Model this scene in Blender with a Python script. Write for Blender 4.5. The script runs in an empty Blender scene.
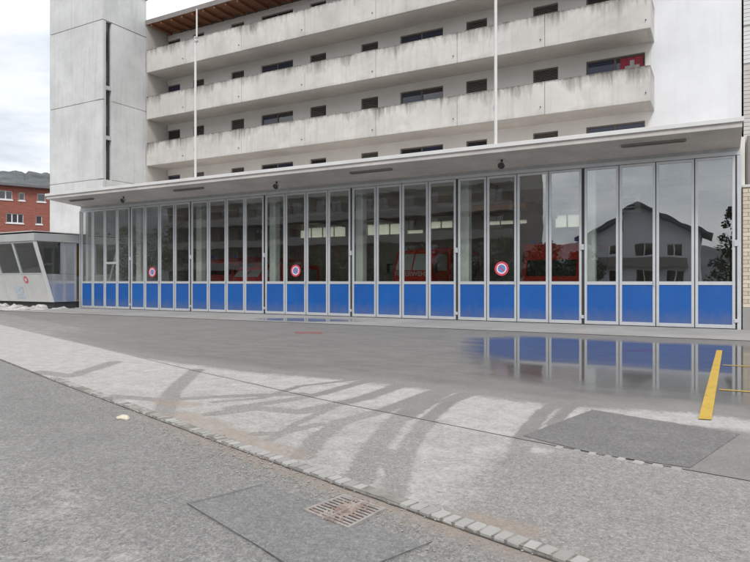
import bpy, bmesh, math, random
import numpy as np
from mathutils import Vector, noise as mnoise
random.seed(7)
C = bpy.context.scene.collection
SC = bpy.context.scene
R = math.radians

# ---------------------------------------------------------------- camera
CAMZ = 1.36
TH = R(29.08)
cam_d = bpy.data.cameras.new('camera')
cam = bpy.data.objects.new('camera', cam_d)
C.objects.link(cam)
cam.location = (0, 0, CAMZ)
cam.rotation_euler = (R(90), 0, TH)
cam_d.sensor_width = 36
cam_d.lens = 29.76
cam_d.clip_start = 0.1
cam_d.clip_end = 6000
SC.camera = cam

# ---------------------------------------------------------------- sky, sun, exposure
SUN_EL, SUN_AZ = R(48), R(-28)      # azimuth from -Y (behind the camera) towards +X
w = bpy.data.worlds.new("World")
SC.world = w
w.use_nodes = True
nt = w.node_tree
for n in list(nt.nodes): nt.nodes.remove(n)
def wn(t, **k):
    n = nt.nodes.new(t)
    for a, b in k.items(): setattr(n, a, b)
    return n
out = wn('ShaderNodeOutputWorld'); bg = wn('ShaderNodeBackground')
sky = wn('ShaderNodeTexSky', sky_type='NISHITA', sun_disc=False, sun_elevation=SUN_EL, sun_rotation=R(180) - SUN_AZ,
         air_density=1.0, dust_density=2.0, ozone_density=1.0)
tc = wn('ShaderNodeTexCoord')
mp = wn('ShaderNodeMapping'); mp.inputs['Scale'].default_value = (1.0, 1.0, 2.6)
n1 = wn('ShaderNodeTexNoise'); n1.inputs['Scale'].default_value = 2.6; n1.inputs['Detail'].default_value = 7; n1.inputs['Roughness'].default_value = .55
n1.inputs['Distortion'].default_value = .35
cr = wn('ShaderNodeValToRGB')
e = cr.color_ramp.elements
e[0].position = .38; e[0].color = (5.5, 5.85, 6.4, 1)
e[1].position = .60; e[1].color = (10.6, 10.6, 10.7, 1)
e2 = cr.color_ramp.elements.new(.47); e2.color = (7.6, 7.9, 8.3, 1)
mx = wn('ShaderNodeMix', data_type='RGBA'); mx.inputs['Factor'].default_value = .88
L = nt.links.new
L(tc.outputs['Generated'], mp.inputs['Vector']); L(mp.outputs['Vector'], n1.inputs['Vector'])
L(n1.outputs['Fac'], cr.inputs['Fac'])
L(sky.outputs['Color'], mx.inputs['A']); L(cr.outputs['Color'], mx.inputs['B'])
L(mx.outputs['Result'], bg.inputs['Color']); bg.inputs['Strength'].default_value = .1
L(bg.outputs[0], out.inputs['Surface'])
sd = bpy.data.lights.new('sun', 'SUN'); sd.energy = 1.5; sd.angle = R(16); sd.color = (1, .975, .94)
so = bpy.data.objects.new('sun', sd); C.objects.link(so)
sdir = Vector((math.sin(SUN_AZ) * -1 * math.cos(SUN_EL), -math.cos(SUN_AZ) * math.cos(SUN_EL), math.sin(SUN_EL)))
so.rotation_euler = sdir.to_track_quat('Z', 'Y').to_euler()
so.location = (0, -30, 40)
SC.view_settings.view_transform = 'Standard'
SC.view_settings.look = 'None'
SC.view_settings.gamma = 1
SC.view_settings.exposure = .42
SC.cycles.max_bounces = 8
SC.cycles.transparent_max_bounces = 16

# ---------------------------------------------------------------- helpers
S_, C_ = math.sin(TH), math.cos(TH)
ORG = {}
class MB:
    def __init__(s): s.v = []; s.f = []
    def box(s, x0, x1, y0, y1, z0, z1):
        b = len(s.v)
        s.v += [(x0,y0,z0),(x1,y0,z0),(x1,y1,z0),(x0,y1,z0),(x0,y0,z1),(x1,y0,z1),(x1,y1,z1),(x0,y1,z1)]
        s.f += [(b,b+3,b+2,b+1),(b+4,b+5,b+6,b+7),(b,b+1,b+5,b+4),(b+1,b+2,b+6,b+5),(b+2,b+3,b+7,b+6),(b+3,b,b+4,b+7)]
        return s
    def quad(s, a, b, c, d):
        n = len(s.v); s.v += [a,b,c,d]; s.f.append((n,n+1,n+2,n+3)); return s
    def prism(s, poly, axis, a, b):
        # poly: 2D points in the two remaining axes (in xyz order), extruded on axis from a to b
        n = len(poly); k = len(s.v)
        def pt(p, t):
            if axis == 'x': return (t, p[0], p[1])
            if axis == 'y': return (p[0], t, p[1])
            return (p[0], p[1], t)
        s.v += [pt(p, a) for p in poly] + [pt(p, b) for p in poly]
        s.f.append(tuple(range(k, k+n))[::-1]); s.f.append(tuple(range(k+n, k+2*n)))
        for i in range(n):
            j = (i+1) % n
            s.f.append((k+i, k+j, k+n+j, k+n+i))
        return s
    def cyl(s, p0, p1, r0, r1=None, n=12, cap=True):
        r1 = r0 if r1 is None else r1
        p0, p1 = Vector(p0), Vector(p1); d = (p1-p0).normalized()
        a = d.orthogonal().normalized(); b = d.cross(a)
        k = len(s.v)
        for p, r in ((p0, r0), (p1, r1)):
            for i in range(n):
                t = 2*math.pi*i/n
                s.v.append(tuple(p + a*(r*math.cos(t)) + b*(r*math.sin(t))))
        for i in range(n):
            j = (i+1) % n
            s.f.append((k+i, k+j, k+n+j, k+n+i))
        if cap:
            s.f.append(tuple(range(k, k+n))[::-1]); s.f.append(tuple(range(k+n, k+2*n)))
        return s
    def wall(s, x0, x1, z0, z1, y0, y1, holes):
        # a wall in the XZ plane between y0 and y1 with rectangular openings, outer faces only
        xs = sorted({x0, x1} | {h[i] for h in holes for i in (0, 1) if x0 < h[i] < x1})
        zs = sorted({z0, z1} | {h[i] for h in holes for i in (2, 3) if z0 < h[i] < z1})
        def solid(i, j):
            if i < 0 or j < 0 or i >= len(xs)-1 or j >= len(zs)-1: return False
            cx, cz = (xs[i]+xs[i+1])/2, (zs[j]+zs[j+1])/2
            return not any(h[0] < cx < h[1] and h[2] < cz < h[3] for h in holes)
        for i in range(len(xs)-1):
            for j in range(len(zs)-1):
                if not solid(i, j): continue
                a, b, c, d = xs[i], xs[i+1], zs[j], zs[j+1]
                s.quad((a,y0,c),(b,y0,c),(b,y0,d),(a,y0,d)); s.quad((b,y1,c),(a,y1,c),(a,y1,d),(b,y1,d))
                if not solid(i-1, j): s.quad((a,y1,c),(a,y0,c),(a,y0,d),(a,y1,d))
                if not solid(i+1, j): s.quad((b,y0,c),(b,y1,c),(b,y1,d),(b,y0,d))
                if not solid(i, j-1): s.quad((a,y0,c),(a,y1,c),(b,y1,c),(b,y0,c))
                if not solid(i, j+1): s.quad((a,y0,d),(b,y0,d),(b,y1,d),(a,y1,d))
        return s
    def build(s, name, mat, parent=None, bevel=0, smooth=False, local=False):
        me = bpy.data.meshes.new(name)
        o3 = (0, 0, 0)
        if parent is not None and not local: o3 = ORG.get(parent.name, (0, 0, 0))
        me.from_pydata([(v[0]-o3[0], v[1]-o3[1], v[2]-o3[2]) for v in s.v], [], s.f)
        me.materials.append(mat)
        ob = bpy.data.objects.new(name, me); C.objects.link(ob)
        if parent is not None:
            ob.parent = parent; ORG[ob.name] = o3
        if smooth:
            for p in me.polygons: p.use_smooth = True
        if bevel:
            b = ob.modifiers.new('bevel', 'BEVEL'); b.width = bevel; b.segments = 2; b.limit_method = 'ANGLE'; b.angle_limit = R(40)
        return ob
def thing(name, label, cat, loc=(0,0,0), rotz=0, group=None):
    o = bpy.data.objects.new(name, None); C.objects.link(o)
    o.location = loc; o.rotation_euler = (0, 0, rotz); o.empty_display_size = .3
    ORG[o.name] = tuple(loc)
    return tag(o, label, cat, group)
def tag(o, label=None, cat=None, group=None, kind=None):
    if label: o['label'] = label
    if cat: o['category'] = cat
    if group: o['group'] = group
    if kind: o['kind'] = kind
    return o
def dup(o, parent=None):
    c = o.copy(); C.objects.link(c)
    if parent is not None: c.parent = parent
    for ch in list(o.children): dup(ch, c)
    return c

# ---------------------------------------------------------------- materials
class NT:
    def __init__(s, name):
        s.m = bpy.data.materials.new(name); s.m.use_nodes = True
        s.t = s.m.node_tree; s.p = s.t.nodes['Principled BSDF']; s.out = s.t.nodes['Material Output']
        s.geo = s.n('ShaderNodeNewGeometry'); s.pos = s.geo.outputs['Position']
    def n(s, t, **k):
        x = s.t.nodes.new(t)
        for a, b in k.items(): setattr(x, a, b)
        return x
    def l(s, a, b): s.t.links.new(a, b)
    def setin(s, sock, v):
        if hasattr(v, 'links') or isinstance(v, bpy.types.NodeSocket): s.l(v, sock)
        else: sock.default_value = v
    def math(s, op, a, b=0, clamp=False):
        x = s.n('ShaderNodeMath', operation=op); x.use_clamp = clamp
        s.setin(x.inputs[0], a); s.setin(x.inputs[1], b); return x.outputs[0]
    def noise(s, scale, detail=4, rough=.55, stretch=None, vec=None, dist=0):
        x = s.n('ShaderNodeTexNoise'); x.inputs['Scale'].default_value = scale
        x.inputs['Detail'].default_value = detail; x.inputs['Roughness'].default_value = rough
        x.inputs['Distortion'].default_value = dist
        v = vec or s.pos
        if stretch:
            m = s.n('ShaderNodeMapping'); m.inputs['Scale'].default_value = stretch
            s.l(v, m.inputs['Vector']); v = m.outputs['Vector']
        s.l(v, x.inputs['Vector']); return x.outputs['Fac']
    def mix(s, f, a, b):
        x = s.n('ShaderNodeMix', data_type='RGBA')
        s.setin(x.inputs['Factor'], f)
        for sk, v in ((x.inputs['A'], a), (x.inputs['B'], b)):
            if isinstance(v, tuple): v = (*v, 1)[:4]
            s.setin(sk, v)
        return x.outputs['Result']
    def ramp(s, f, lo, hi, a=0., b=1.):
        x = s.n('ShaderNodeMapRange', clamp=True)
        s.l(f, x.inputs['Value'])
        x.inputs['From Min'].default_value = lo; x.inputs['From Max'].default_value = hi
        x.inputs['To Min'].default_value = a; x.inputs['To Max'].default_value = b
        return x.outputs['Result']
    def bump(s, h, strength=.3, dist=.02):
        b = s.n('ShaderNodeBump'); b.inputs['Strength'].default_value = strength; b.inputs['Distance'].default_value = dist
        s.l(h, b.inputs['Height']); s.l(b.outputs['Normal'], s.p.inputs['Normal'])
    def sep(s, v=None):
        x = s.n('ShaderNodeSeparateXYZ'); s.l(v or s.pos, x.inputs[0]); return x.outputs
    def gen(s):
        return s.n('ShaderNodeTexCoord').outputs['Generated']
    def attr(s, name):
        x = s.n('ShaderNodeAttribute'); x.attribute_name = name; return x.outputs['Fac']
    def done(s, col, rough=.6, metal=0., spec=.5):
        if isinstance(col, tuple): col = (*col, 1)[:4]
        s.setin(s.p.inputs['Base Color'], col); s.setin(s.p.inputs['Roughness'], rough)
        s.p.inputs['Metallic'].default_value = metal; s.p.inputs['Specular IOR Level'].default_value = spec
        return s.m
def sc(c, k): return tuple(min(1, x*k) for x in c)
def plain(name, col, rough=.6, var=.12, scale=3., metal=0., spec=.5, bump=0.):
    t = NT(name)
    f = t.noise(scale, 5)
    c = t.mix(t.ramp(f, .3, .7), sc(col, 1-var), sc(col, 1+var))
    if bump: t.bump(t.noise(scale*12, 3), bump, .01)
    return t.done(c, rough, metal, spec)

def concrete(name, col, dirt=.35, streak=.25, lifts=0., top=0., bump=.25):
    t = NT(name)
    c = t.mix(t.ramp(t.noise(.55, 6, .6), .32, .68), sc(col, 1-dirt*.45), sc(col, 1.06))
    c = t.mix(t.ramp(t.noise(5, 6, .7), .45, .75, 0, dirt*.5), c, sc(col, .62))
    st = t.noise(1.0, 5, .6, stretch=(5.5, 5.5, .35))
    c = t.mix(t.ramp(st, .5, .72, 0, streak), c, tuple(a*b for a, b in zip(sc(col, .5), (1, .95, .86))))
    if lifts:
        z = t.sep()[2]
        fr = t.math('FRACT', t.math('DIVIDE', z, lifts))
        ln = t.math('LESS_THAN', fr, .018)
        c = t.mix(t.math('MULTIPLY', ln, .22), c, sc(col, .6))
        fl = t.math('FLOOR', t.math('DIVIDE', z, lifts))
        wn_ = t.n('ShaderNodeTexWhiteNoise', noise_dimensions='1D'); t.l(fl, wn_.inputs['W'])
        c = t.mix(t.math('MULTIPLY', wn_.outputs['Value'], .10), c, sc(col, .7))
    if top:
        g = t.sep(t.gen())[2]
        s2 = t.noise(1.0, 8, .72, stretch=(4.5, 4.5, .5), dist=.3)
        s3 = t.noise(.8, 4, .6, stretch=(1, 1, .3))
        edge = t.math('ADD', t.math('ADD', g, t.math('MULTIPLY', t.math('SUBTRACT', s2, .5), 1.3)), t.math('MULTIPLY', t.math('SUBTRACT', s3, .5), 1.5))
        c = t.mix(t.ramp(edge, .72, 1.18, 0, top), c, (.085, .07, .055))
        c = t.mix(t.ramp(t.noise(.9, 6, .62, dist=.5), .52, .72, 0, .4), c, (.38, .36, .335))
        e2 = t.math('ADD', g, t.math('MULTIPLY', t.math('SUBTRACT', t.noise(9, 4, .7), .5), .22))
        c = t.mix(t.ramp(e2, .93, 1.0, 0, top*.9), c, (.05, .045, .035))
        e3 = t.math('SUBTRACT', t.math('MULTIPLY', t.math('SUBTRACT', t.noise(1.3, 5, .6), .5), .6), g)
        c = t.mix(t.ramp(e3, -.12, .12, 0, .3), c, (.2, .185, .16))
    b = t.math('ADD', t.noise(30, 5, .7), t.math('MULTIPLY', t.noise(4, 3), .6))
    t.bump(b, bump, .012)
    return t.done(c, .85, spec=.3)

M = {}
M['parapet'] = concrete('parapet_concrete', (.62, .603, .575), .36, .22, top=.74)
M['slab'] = concrete('slab_concrete', (.60, .57, .53), .3, .1)
M['gallery'] = plain('gallery_paint', (.80, .78, .75), .8, .07, .7, bump=.1)
M['tower'] = concrete('tower_concrete', (.68, .685, .68), .42, .26, lifts=.52)
M['white'] = concrete('white_render', (.77, .78, .80), .14, .08, bump=.12)
M['soffit'] = concrete('canopy_concrete', (.62, .59, .56), .6, .12)
M['cap'] = plain('edge_metal', (.68, .68, .67), .45, .06, 1.5)
M['alu'] = plain('aluminium', (.60, .62, .64), .42, .06, 3., metal=.35)
M['gap'] = plain('rubber_and_pit_shade', (.025, .025, .028), .7)
M['steel'] = plain('galvanised_steel', (.5, .51, .52), .5, .1, 4, metal=.5)
M['polewhite'] = plain('pole_paint', (.68, .68, .66), .4, .04)
M['dark'] = plain('dark_metal', (.04, .04, .042), .55)
M['frame'] = plain('window_frame', (.16, .14, .125), .5)
M['louver'] = plain('shutter_slats', (.23, .21, .195), .6)
M['wood'] = None
M['redpaint'] = plain('fire_red_paint', (.95, .05, .035), .3, .06)
M['whitepaint'] = plain('white_paint', (.8, .8, .8), .4, .03)
M['tyre'] = plain('tyre_rubber', (.02, .02, .02), .85)
M['signred'] = plain('sign_red', (.62, .07, .12), .45, .02)
M['signblue'] = plain('sign_blue', (.12, .26, .52), .45, .02)
M['signwhite'] = plain('sign_white', (.82, .82, .84), .45, .02)
M['interior'] = plain('hall_plaster', (.78, .76, .71), .85, .1, .6)
M['column'] = plain('hall_column', (.74, .76, .72), .7, .06, 1.)
M['beam'] = plain('hall_beam', (.58, .55, .51), .8, .12, 1.)
M['floor'] = plain('hall_floor', (.55, .53, .50), .5, .15, 1.)
M['orange'] = plain('orange_beam', (.5, .2, .06), .55)
def blue_mat():
    t = NT('blue_panel_paint')
    c = t.mix(t.ramp(t.noise(.8, 5), .3, .7), (.003, .092, .37), (.006, .115, .43))
    oi = t.n('ShaderNodeObjectInfo')
    c = t.mix(t.math('MULTIPLY', oi.outputs['Random'], .28), c, (.012, .06, .26))
    g = t.sep(t.gen())[2]
    d = t.math('ADD', g, t.math('MULTIPLY', t.math('SUBTRACT', t.noise(5, 6, .7, stretch=(1, 1, .5)), .5), .7))
    c = t.mix(t.ramp(d, .38, -.05, 0, .5), c, (.16, .165, .18))
    c = t.mix(t.ramp(t.noise(2.2, 7, .75), .55, .8, 0, .25), c, (.09, .15, .30))
    c = t.mix(t.ramp(t.noise(9, 6, .8, stretch=(1, 1, .12)), .6, .78, 0, .22), c, (.12, .17, .28))
    t.bump(t.noise(45, 2), .06, .004)
    return t.done(c, t.ramp(t.noise(2.5, 4), .3, .7, .42, .55))
M['blue'] = blue_mat()
def glass_mat(name, ior, tint, solid=None):
    t = NT(name)
    gl = t.n('ShaderNodeBsdfGlossy'); gl.inputs['Roughness'].default_value = .0; gl.inputs['Color'].default_value = (.95, .97, 1, 1)
    lw = t.n('ShaderNodeLayerWeight'); lw.inputs['Blend'].default_value = .5
    f0 = ((ior-1)/(ior+1))**2
    fac = t.math('ADD', f0, t.math('MULTIPLY', 1-f0, t.math('POWER', lw.outputs['Facing'], 5.)))
    if solid: 
        tr = t.n('ShaderNodeBsdfDiffuse'); tr.inputs['Color'].default_value = (*solid, 1)
    else:
        tr = t.n('ShaderNodeBsdfTransparent'); tr.inputs['Color'].default_value = (*tint, 1)
    # slight waviness of a real pane
    b = t.n('ShaderNodeBump'); b.inputs['Strength'].default_value = .06; b.inputs['Distance'].default_value = .02
    t.l(t.noise(1.5, 1), b.inputs['Height']); t.l(b.outputs['Normal'], gl.inputs['Normal'])
    mxs = t.n('ShaderNodeMixShader'); t.l(fac, mxs.inputs[0]); t.l(tr.outputs[0], mxs.inputs[1]); t.l(gl.outputs[0], mxs.inputs[2])
    t.l(mxs.outputs[0], t.out.inputs['Surface'])
    return t.m
M['glass'] = glass_mat('door_glass', 2.42, (.93, .95, .94))
M['clear'] = glass_mat('clear_glass', 1.5, (.85, .88, .87))
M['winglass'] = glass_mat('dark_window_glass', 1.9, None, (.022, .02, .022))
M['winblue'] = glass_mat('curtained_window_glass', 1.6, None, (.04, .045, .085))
M['screen'] = glass_mat('windscreen_pale_reflection', 1.8, None, (.86, .92, .88))  # pale diffuse colour paints the daylight reflected in the windscreens
def frosted():
    t = NT('frosted_glass')
    a = t.n('ShaderNodeBsdfTranslucent'); a.inputs['Color'].default_value = (.93, .93, .82, 1)
    b = t.n('ShaderNodeBsdfTransparent'); b.inputs['Color'].default_value = (.85, .84, .70, 1)
    m = t.n('ShaderNodeMixShader'); m.inputs[0].default_value = .15
    t.l(a.outputs[0], m.inputs[1]); t.l(b.outputs[0], m.inputs[2]); t.l(m.outputs[0], t.out.inputs['Surface'])
    return t.m
M['frosted'] = frosted()
def wood():
    t = NT('soffit_wood')
    f = t.noise(2., 6, .6, stretch=(.6, 9, 9))
    c = t.mix(t.ramp(f, .3, .7), (.15, .062, .03), (.29, .125, .06))
    t.bump(t.noise(3, 4, .6, stretch=(1, 20, 20)), .2, .01)
    return t.done(c, .65)
M['wood'] = wood()

# ================================================================ GROUND
def proj(X, Y, Z=0.):
    z = C_*Y - S_*X; xr = C_*X + S_*Y
    return 375 + 620*xr/z, 281 - 620*(Z-CAMZ)/z
def gpt(px, py, h=0.):
    z = 620*(CAMZ-h)/(py-281); u = (px-375)/620
    return (z*(C_*u-S_), z*(S_*u+C_))
def interp(pts):
    xs = np.array([p[0] for p in pts]); ys = np.array([p[1] for p in pts])
    def f(x):
        y = np.interp(x, xs, ys)
        # light smoothing of the polyline
        return (y + np.interp(np.asarray(x)-.5, xs, ys) + np.interp(np.asarray(x)+.5, xs, ys))/3
    return f
KERB = interp([(-60, 24), (-30, 13.2), (-20, 9.55), (-11.1, 6.33), (-7.65, 5.2), (-4.95, 4.36), (-3.25, 3.82), (-2.27, 3.55), (-1.83, 3.40), (-1.08, 3.2), (-.68, 3.08), (3, 2.2), (12, 0.2), (30, -4)])
SEAM = interp([(-60, 26), (-30, 15.0), (-20.4, 11.5), (-11, 8.3), (-7.07, 6.92), (-5.49, 6.42), (-4.03, 5.92), (-3.06, 5.68), (-2.09, 5.43), (-.97, 5.13), (-.34, 5.02), (.18, 4.93), (4, 4.2), (12, 2.7), (30, -.6)])

# --- materials of the ground
def asphalt(name, dark, light, salt=False, wet=0., speckle=1., rough=.85, patchy=.5):
    t = NT(name)
    c = t.mix(t.ramp(t.noise(.5, 5, .6), .3, .7), sc(dark, .92), sc(dark, 1.1))
    c = t.mix(t.ramp(t.noise(85, 3, .7), .48, .75, 0, .4*speckle), c, light)
    c = t.mix(t.ramp(t.noise(60, 2, .7), .60, .8, 0, .4*speckle), c, sc(dark, .45))
    c = t.mix(t.ramp(t.noise(2.2, 6, .7), .5, .75, 0, patchy*.4), c, light)
    c = t.mix(t.ramp(t.noise(22, 5, .75), .5, .72, 0, .45*speckle), c, sc(light, 1.1))
    c = t.mix(t.ramp(t.noise(16, 5, .75, dist=.4), .52, .74, 0, .38*speckle), c, sc(dark, .62))
    c = t.mix(t.ramp(t.noise(1.1, 7, .68, stretch=(1, 1.6, 1)), .48, .7, 0, .35), c, sc(dark, .7))
    def stones(scale, amt, c):
        vo = t.n('ShaderNodeTexVoronoi', feature='F1'); vo.inputs['Randomness'].default_value = 1; vo.inputs['Scale'].default_value = scale; t.l(t.pos, vo.inputs['Vector'])
        sx = t.n('ShaderNodeSeparateColor'); t.l(vo.outputs['Color'], sx.inputs[0])
        c = t.mix(t.ramp(sx.outputs[0], .55, 1., 0, amt), c, sc(light, 1.25))
        return t.mix(t.ramp(sx.outputs[1], .6, 1., 0, amt*1.1), c, sc(dark, .35))
    c = stones(105, .30*min(1.2, speckle), c); c = stones(58, .17*min(1.2, speckle), c); c = stones(27, .05*min(1.2, speckle), c)
    r = t.ramp(t.noise(1.5, 4), .3, .7, rough-.08, rough+.06)
    if salt:
        a = t.attr('salt'); wv = t.attr('wet')
        br = t.math('ADD', t.math('MULTIPLY', t.math('SUBTRACT', t.noise(3.2, 8, .75), .5), .85), t.math('MULTIPLY', t.math('SUBTRACT', t.noise(24, 6, .85), .5), 1.15))
        s = t.math('ADD', a, t.math('MULTIPLY', br, t.ramp(a, 0., .15, 0, 1)))
        c = t.mix(t.ramp(s, .26, .62, 0, .88), c, t.mix(t.ramp(t.noise(6, 6, .7), .35, .7), (.40, .385, .365), (.54, .525, .505)))
        wn2 = t.math('ADD', wv, t.math('MULTIPLY', t.math('SUBTRACT', t.noise(1.4, 6, .65, stretch=(1, 2.2, 1)), .5), .9))
        wf = t.ramp(wn2, .25, .75)
        c = t.mix(t.math('MULTIPLY', wf, .42), c, sc(dark, .55))
        r2 = t.n('ShaderNodeMix', data_type='FLOAT'); t.l(wf, r2.inputs['Factor']); t.l(r, r2.inputs['A']); r2.inputs['B'].default_value = .42
        r = r2.outputs['Result']
        br2 = t.attr('brown')
        c = t.mix(t.math('MULTIPLY', t.ramp(t.math('ADD', br2, t.math('MULTIPLY', t.math('SUBTRACT', t.noise(7, 5, .7), .5), .8)), .35, .8), .6), c, (.30, .235, .185))
    hb = t.math('ADD', t.noise(110, 3, .8), t.math('MULTIPLY', t.noise(22, 3, .7), .8))
    t.bump(hb, .5 if rough > .6 else .2, .006)
    return t.done(c, r, spec=.4)
M['ground'] = asphalt('ground_asphalt', (.15, .145, .14), (.3, .29, .28))
M['apron'] = concrete('apron_concrete', (.36, .35, .335), .5, .05, bump=.3)
M['patch'] = asphalt('patch_asphalt', (.15, .145, .14), (.30, .29, .28), patchy=.9)
M['pave'] = asphalt('pavement_asphalt', (.235, .222, .208), (.43, .405, .38), salt=True, speckle=1.3)
M['fore'] = asphalt('forecourt_asphalt', (.215, .203, .193), (.36, .345, .33), salt=True, speckle=.6)
M['road'] = asphalt('road_asphalt', (.18, .175, .168), (.38, .37, .355), salt=True, speckle=1.35)
M['roadpatch'] = asphalt('road_patch_asphalt', (.18, .175, .17), (.36, .355, .35), speckle=.9, patchy=.35)
M['tar'] = plain('tar_joint', (.085, .078, .07), .8, .35, 8)
M['bed'] = plain('sett_bed_silt', (.23, .215, .19), .9, .35, 9)
M['dirt'] = asphalt('gutter_dirt', (.27, .23, .18), (.45, .41, .36), speckle=1., patchy=.8)
def setts():
    t = NT('granite_sett')
    oi = t.n('ShaderNodeObjectInfo')
    c = t.mix(oi.outputs['Random'], (.29, .282, .265), (.41, .40, .38))
    c = t.mix(t.ramp(t.noise(40, 4, .7), .5, .75, 0, .4), c, (.27, .25, .22))
    t.bump(t.noise(60, 4, .7), .4, .006)
    return t.done(c, .8)
M['sett'] = setts()
M['yellow'] = None
def road_paint(name, col, worn, lo=.3, amin=0.):
    t = NT(name)
    c = t.mix(t.ramp(t.noise(4, 6, .7), .35, .7), sc(col, .82), col)
    c = t.mix(t.ramp(t.noise(30, 5, .8), .58, .72, 0, worn), c, (.16, .14, .11))
    t.bump(t.noise(100, 3, .8), .35, .005)
    a = t.math('ADD', t.noise(9, 7, .75), t.math('MULTIPLY', t.math('SUBTRACT', t.noise(55, 4, .8), .5), .8))
    t.l(t.ramp(a, lo, lo+.14, amin, 1), t.p.inputs['Alpha'])
    return t.done(c, .6)
M['yellow'] = road_paint('yellow_road_paint', (.60, .39, .055), .6, .24)
M['yellowthin'] = road_paint('faded_yellow_paint', (.55, .37, .08), .6, .30)
M['redmark'] = road_paint('red_spray_paint', (.50, .13, .14), .8, .46)

def sheet(name, poly, z, mat, kind='structure', thick=0):
    mb = MB()
    if thick: mb.prism(poly, 'z', z-thick, z)
    else:
        mb.v = [(p[0], p[1], z) for p in poly]; mb.f = [tuple(range(len(poly)))]
    o = mb.build(name, mat); o['kind'] = kind
    return o
sheet('ground', [(-2500, -2500), (2500, -2500), (2500, 2500), (-2500, 2500)], -.09, M['ground'])

# --- attribute fields (dried road salt, damp tyre tracks, brown dirt)
def seg_dist(px, py, pl):
    d = np.full(px.shape, 1e9)
    for (ax, ay), (bx, by) in zip(pl[:-1], pl[1:]):
        vx, vy = bx-ax, by-ay; L2 = vx*vx+vy*vy+1e-9
        t = np.clip(((px-ax)*vx+(py-ay)*vy)/L2, 0, 1)
        d = np.minimum(d, np.hypot(px-(ax+t*vx), py-(ay+t*vy)))
    return d
def smooth(x, a, b):
    t = np.clip((x-a)/(b-a), 0, 1); return t*t*(3-2*t)
def inpoly(px, py, poly):
    r = np.zeros(px.shape, bool); n = len(poly)
    for i in range(n):
        (x1, y1), (x2, y2) = poly[i], poly[(i+1) % n]
        c = ((y1 > py) != (y2 > py)) & (px < (x2-x1)*(py-y1)/(y2-y1+1e-12)+x1)
        r ^= c
    return r
def G(pl): return [gpt(*p) for p in pl]
TRACKS = [
 (G([(530,386),(513,387),(477,391),(449,402),(428,419),(411,442),(398,468),(392,494)]), .13),
 (G([(483,384),(449,391),(415,406),(394,423),(377,444),(364,468),(360,480)]), .17),
 (G([(462,383),(424,395),(385,410),(343,421),(317,438),(304,456)]), .15),
 (G([(407,383),(364,398),(300,412),(256,408),(212,414)]), .17),
 (G([(376,378),(320,394),(288,400),(232,408)]), .14),
 (G([(300,394),(232,396),(160,400),(112,396)]), .15),
 (G([(196,370),(172,392),(162,418)]), .17),
 (G([(320,424),(280,433),(256,434)]), .10),
 (G([(577,392),(543,412),(524,436),(516,466)]), .13),
 (G([(602,394),(573,404),(552,424)]), .10),
 (G([(115,362),(70,376),(40,372)]), .2),
 (G([(386,452),(400,478)]), .12),
 (G([(500,384),(462,393),(432,404),(408,420)]), .05),
 (G([(352,380),(300,386),(262,398),(215,402)]), .08),
 (G([(330,408),(296,424),(270,440)]), .07),
]
BROWN = [(G([(180,415),(210,425),(255,446),(285,455)]), .35), (G([(165,402),(190,405)]), .3), (G([(470,520),(520,530)]), .25), (G([(250,440),(275,446)]), .2)]
SALT_EDGE = G([(513, 442), (470, 470), (432, 506)])
def fields(X, Y):
    px, py = proj(X, np.maximum(Y, -X*.2+.5), 0)
    salt = np.zeros(X.shape); wet = np.zeros(X.shape); brown = np.zeros(X.shape)
    kerb = KERB(X); seam = SEAM(X)
    on_p = (Y >= kerb) & (Y <= seam+.02); on_f = Y > seam+.02
    # pavement: salt everywhere on the left, fading right of the diagonal
    (ax, ay), (bx, by) = SALT_EDGE[0], SALT_EDGE[-1]
    side = ((bx-ax)*(Y-ay)-(by-ay)*(X-ax))/math.hypot(bx-ax, by-ay)      # negative/positive sides of the diagonal
    sgn = 1 if ((bx-ax)*(5.5-ay)-(by-ay)*(-6-ax)) > 0 else -1
    s_p = smooth(side*sgn, -.55, .12)*.6
    s_p = s_p*(.78+.22*smooth(-X, 3, 9)) 
    s_p = np.maximum(s_p, .56*np.exp(-((X+1.3)/.28)**2-((Y-5.0)/.16)**2))
    salt = np.where(on_p, s_p, salt)
    # forecourt: pale salt left next to the seam, outside the damp area
    depth = Y-seam
    lim = np.interp(X, [-14, -9, -6, -4.5, -3, -1.5, -.3, 1, 4], [.05, .15, .75, 1.35, 1.6, 1.75, 2.35, 2.3, 2.])
    s_f = smooth(lim-depth, -.12, .35)*.58
    s_f = s_f*np.where(inpoly(X, Y, PATCH), .12, 1.)
    s_f = s_f*np.where(X > -.75, smooth(depth, .9+.5*smooth(X, -.7, -.2), 1.5+.2*smooth(X, -.7, -.2)), 1.)
    salt = np.where(on_f, s_f, salt)
    faint = .34*smooth(-X, 10, 16)*smooth(2.2-depth, 0, .9)
    salt = np.where(on_f, np.maximum(salt, faint), salt)
    for pl, wd in TRACKS:
        d = seg_dist(X, Y, pl)
        k = 1-smooth(d, wd*.32, wd*.84)
        salt = np.where(on_p | on_f, salt*(1-.95*k), salt); wet = np.maximum(wet, .26*k*(on_p | on_f))
    for pl, wd in BROWN:
        brown = np.maximum(brown, (1-smooth(seg_dist(X, Y, pl), wd*.2, wd))*.75*on_p)
    wet_f = smooth(depth-lim, -.15, .5)*(.62-.22*smooth(-X, 7, 18))
    wet = np.where(on_f, np.maximum(wet, wet_f), wet)
    # road: pale salt towards the camera, damp gutter side
    rd = kerb-Y
    s_r = .30*smooth(rd, .55, 1.6)
    off_ = (~on_p) & (~on_f)
    salt = np.where(off_, s_r, salt)
    brown = np.where(off_, np.maximum(brown, .8*np.exp(-(rd/.2)**2)*(.55+.45*smooth(X, -7, -3))), brown)
    return salt, wet, brown
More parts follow.
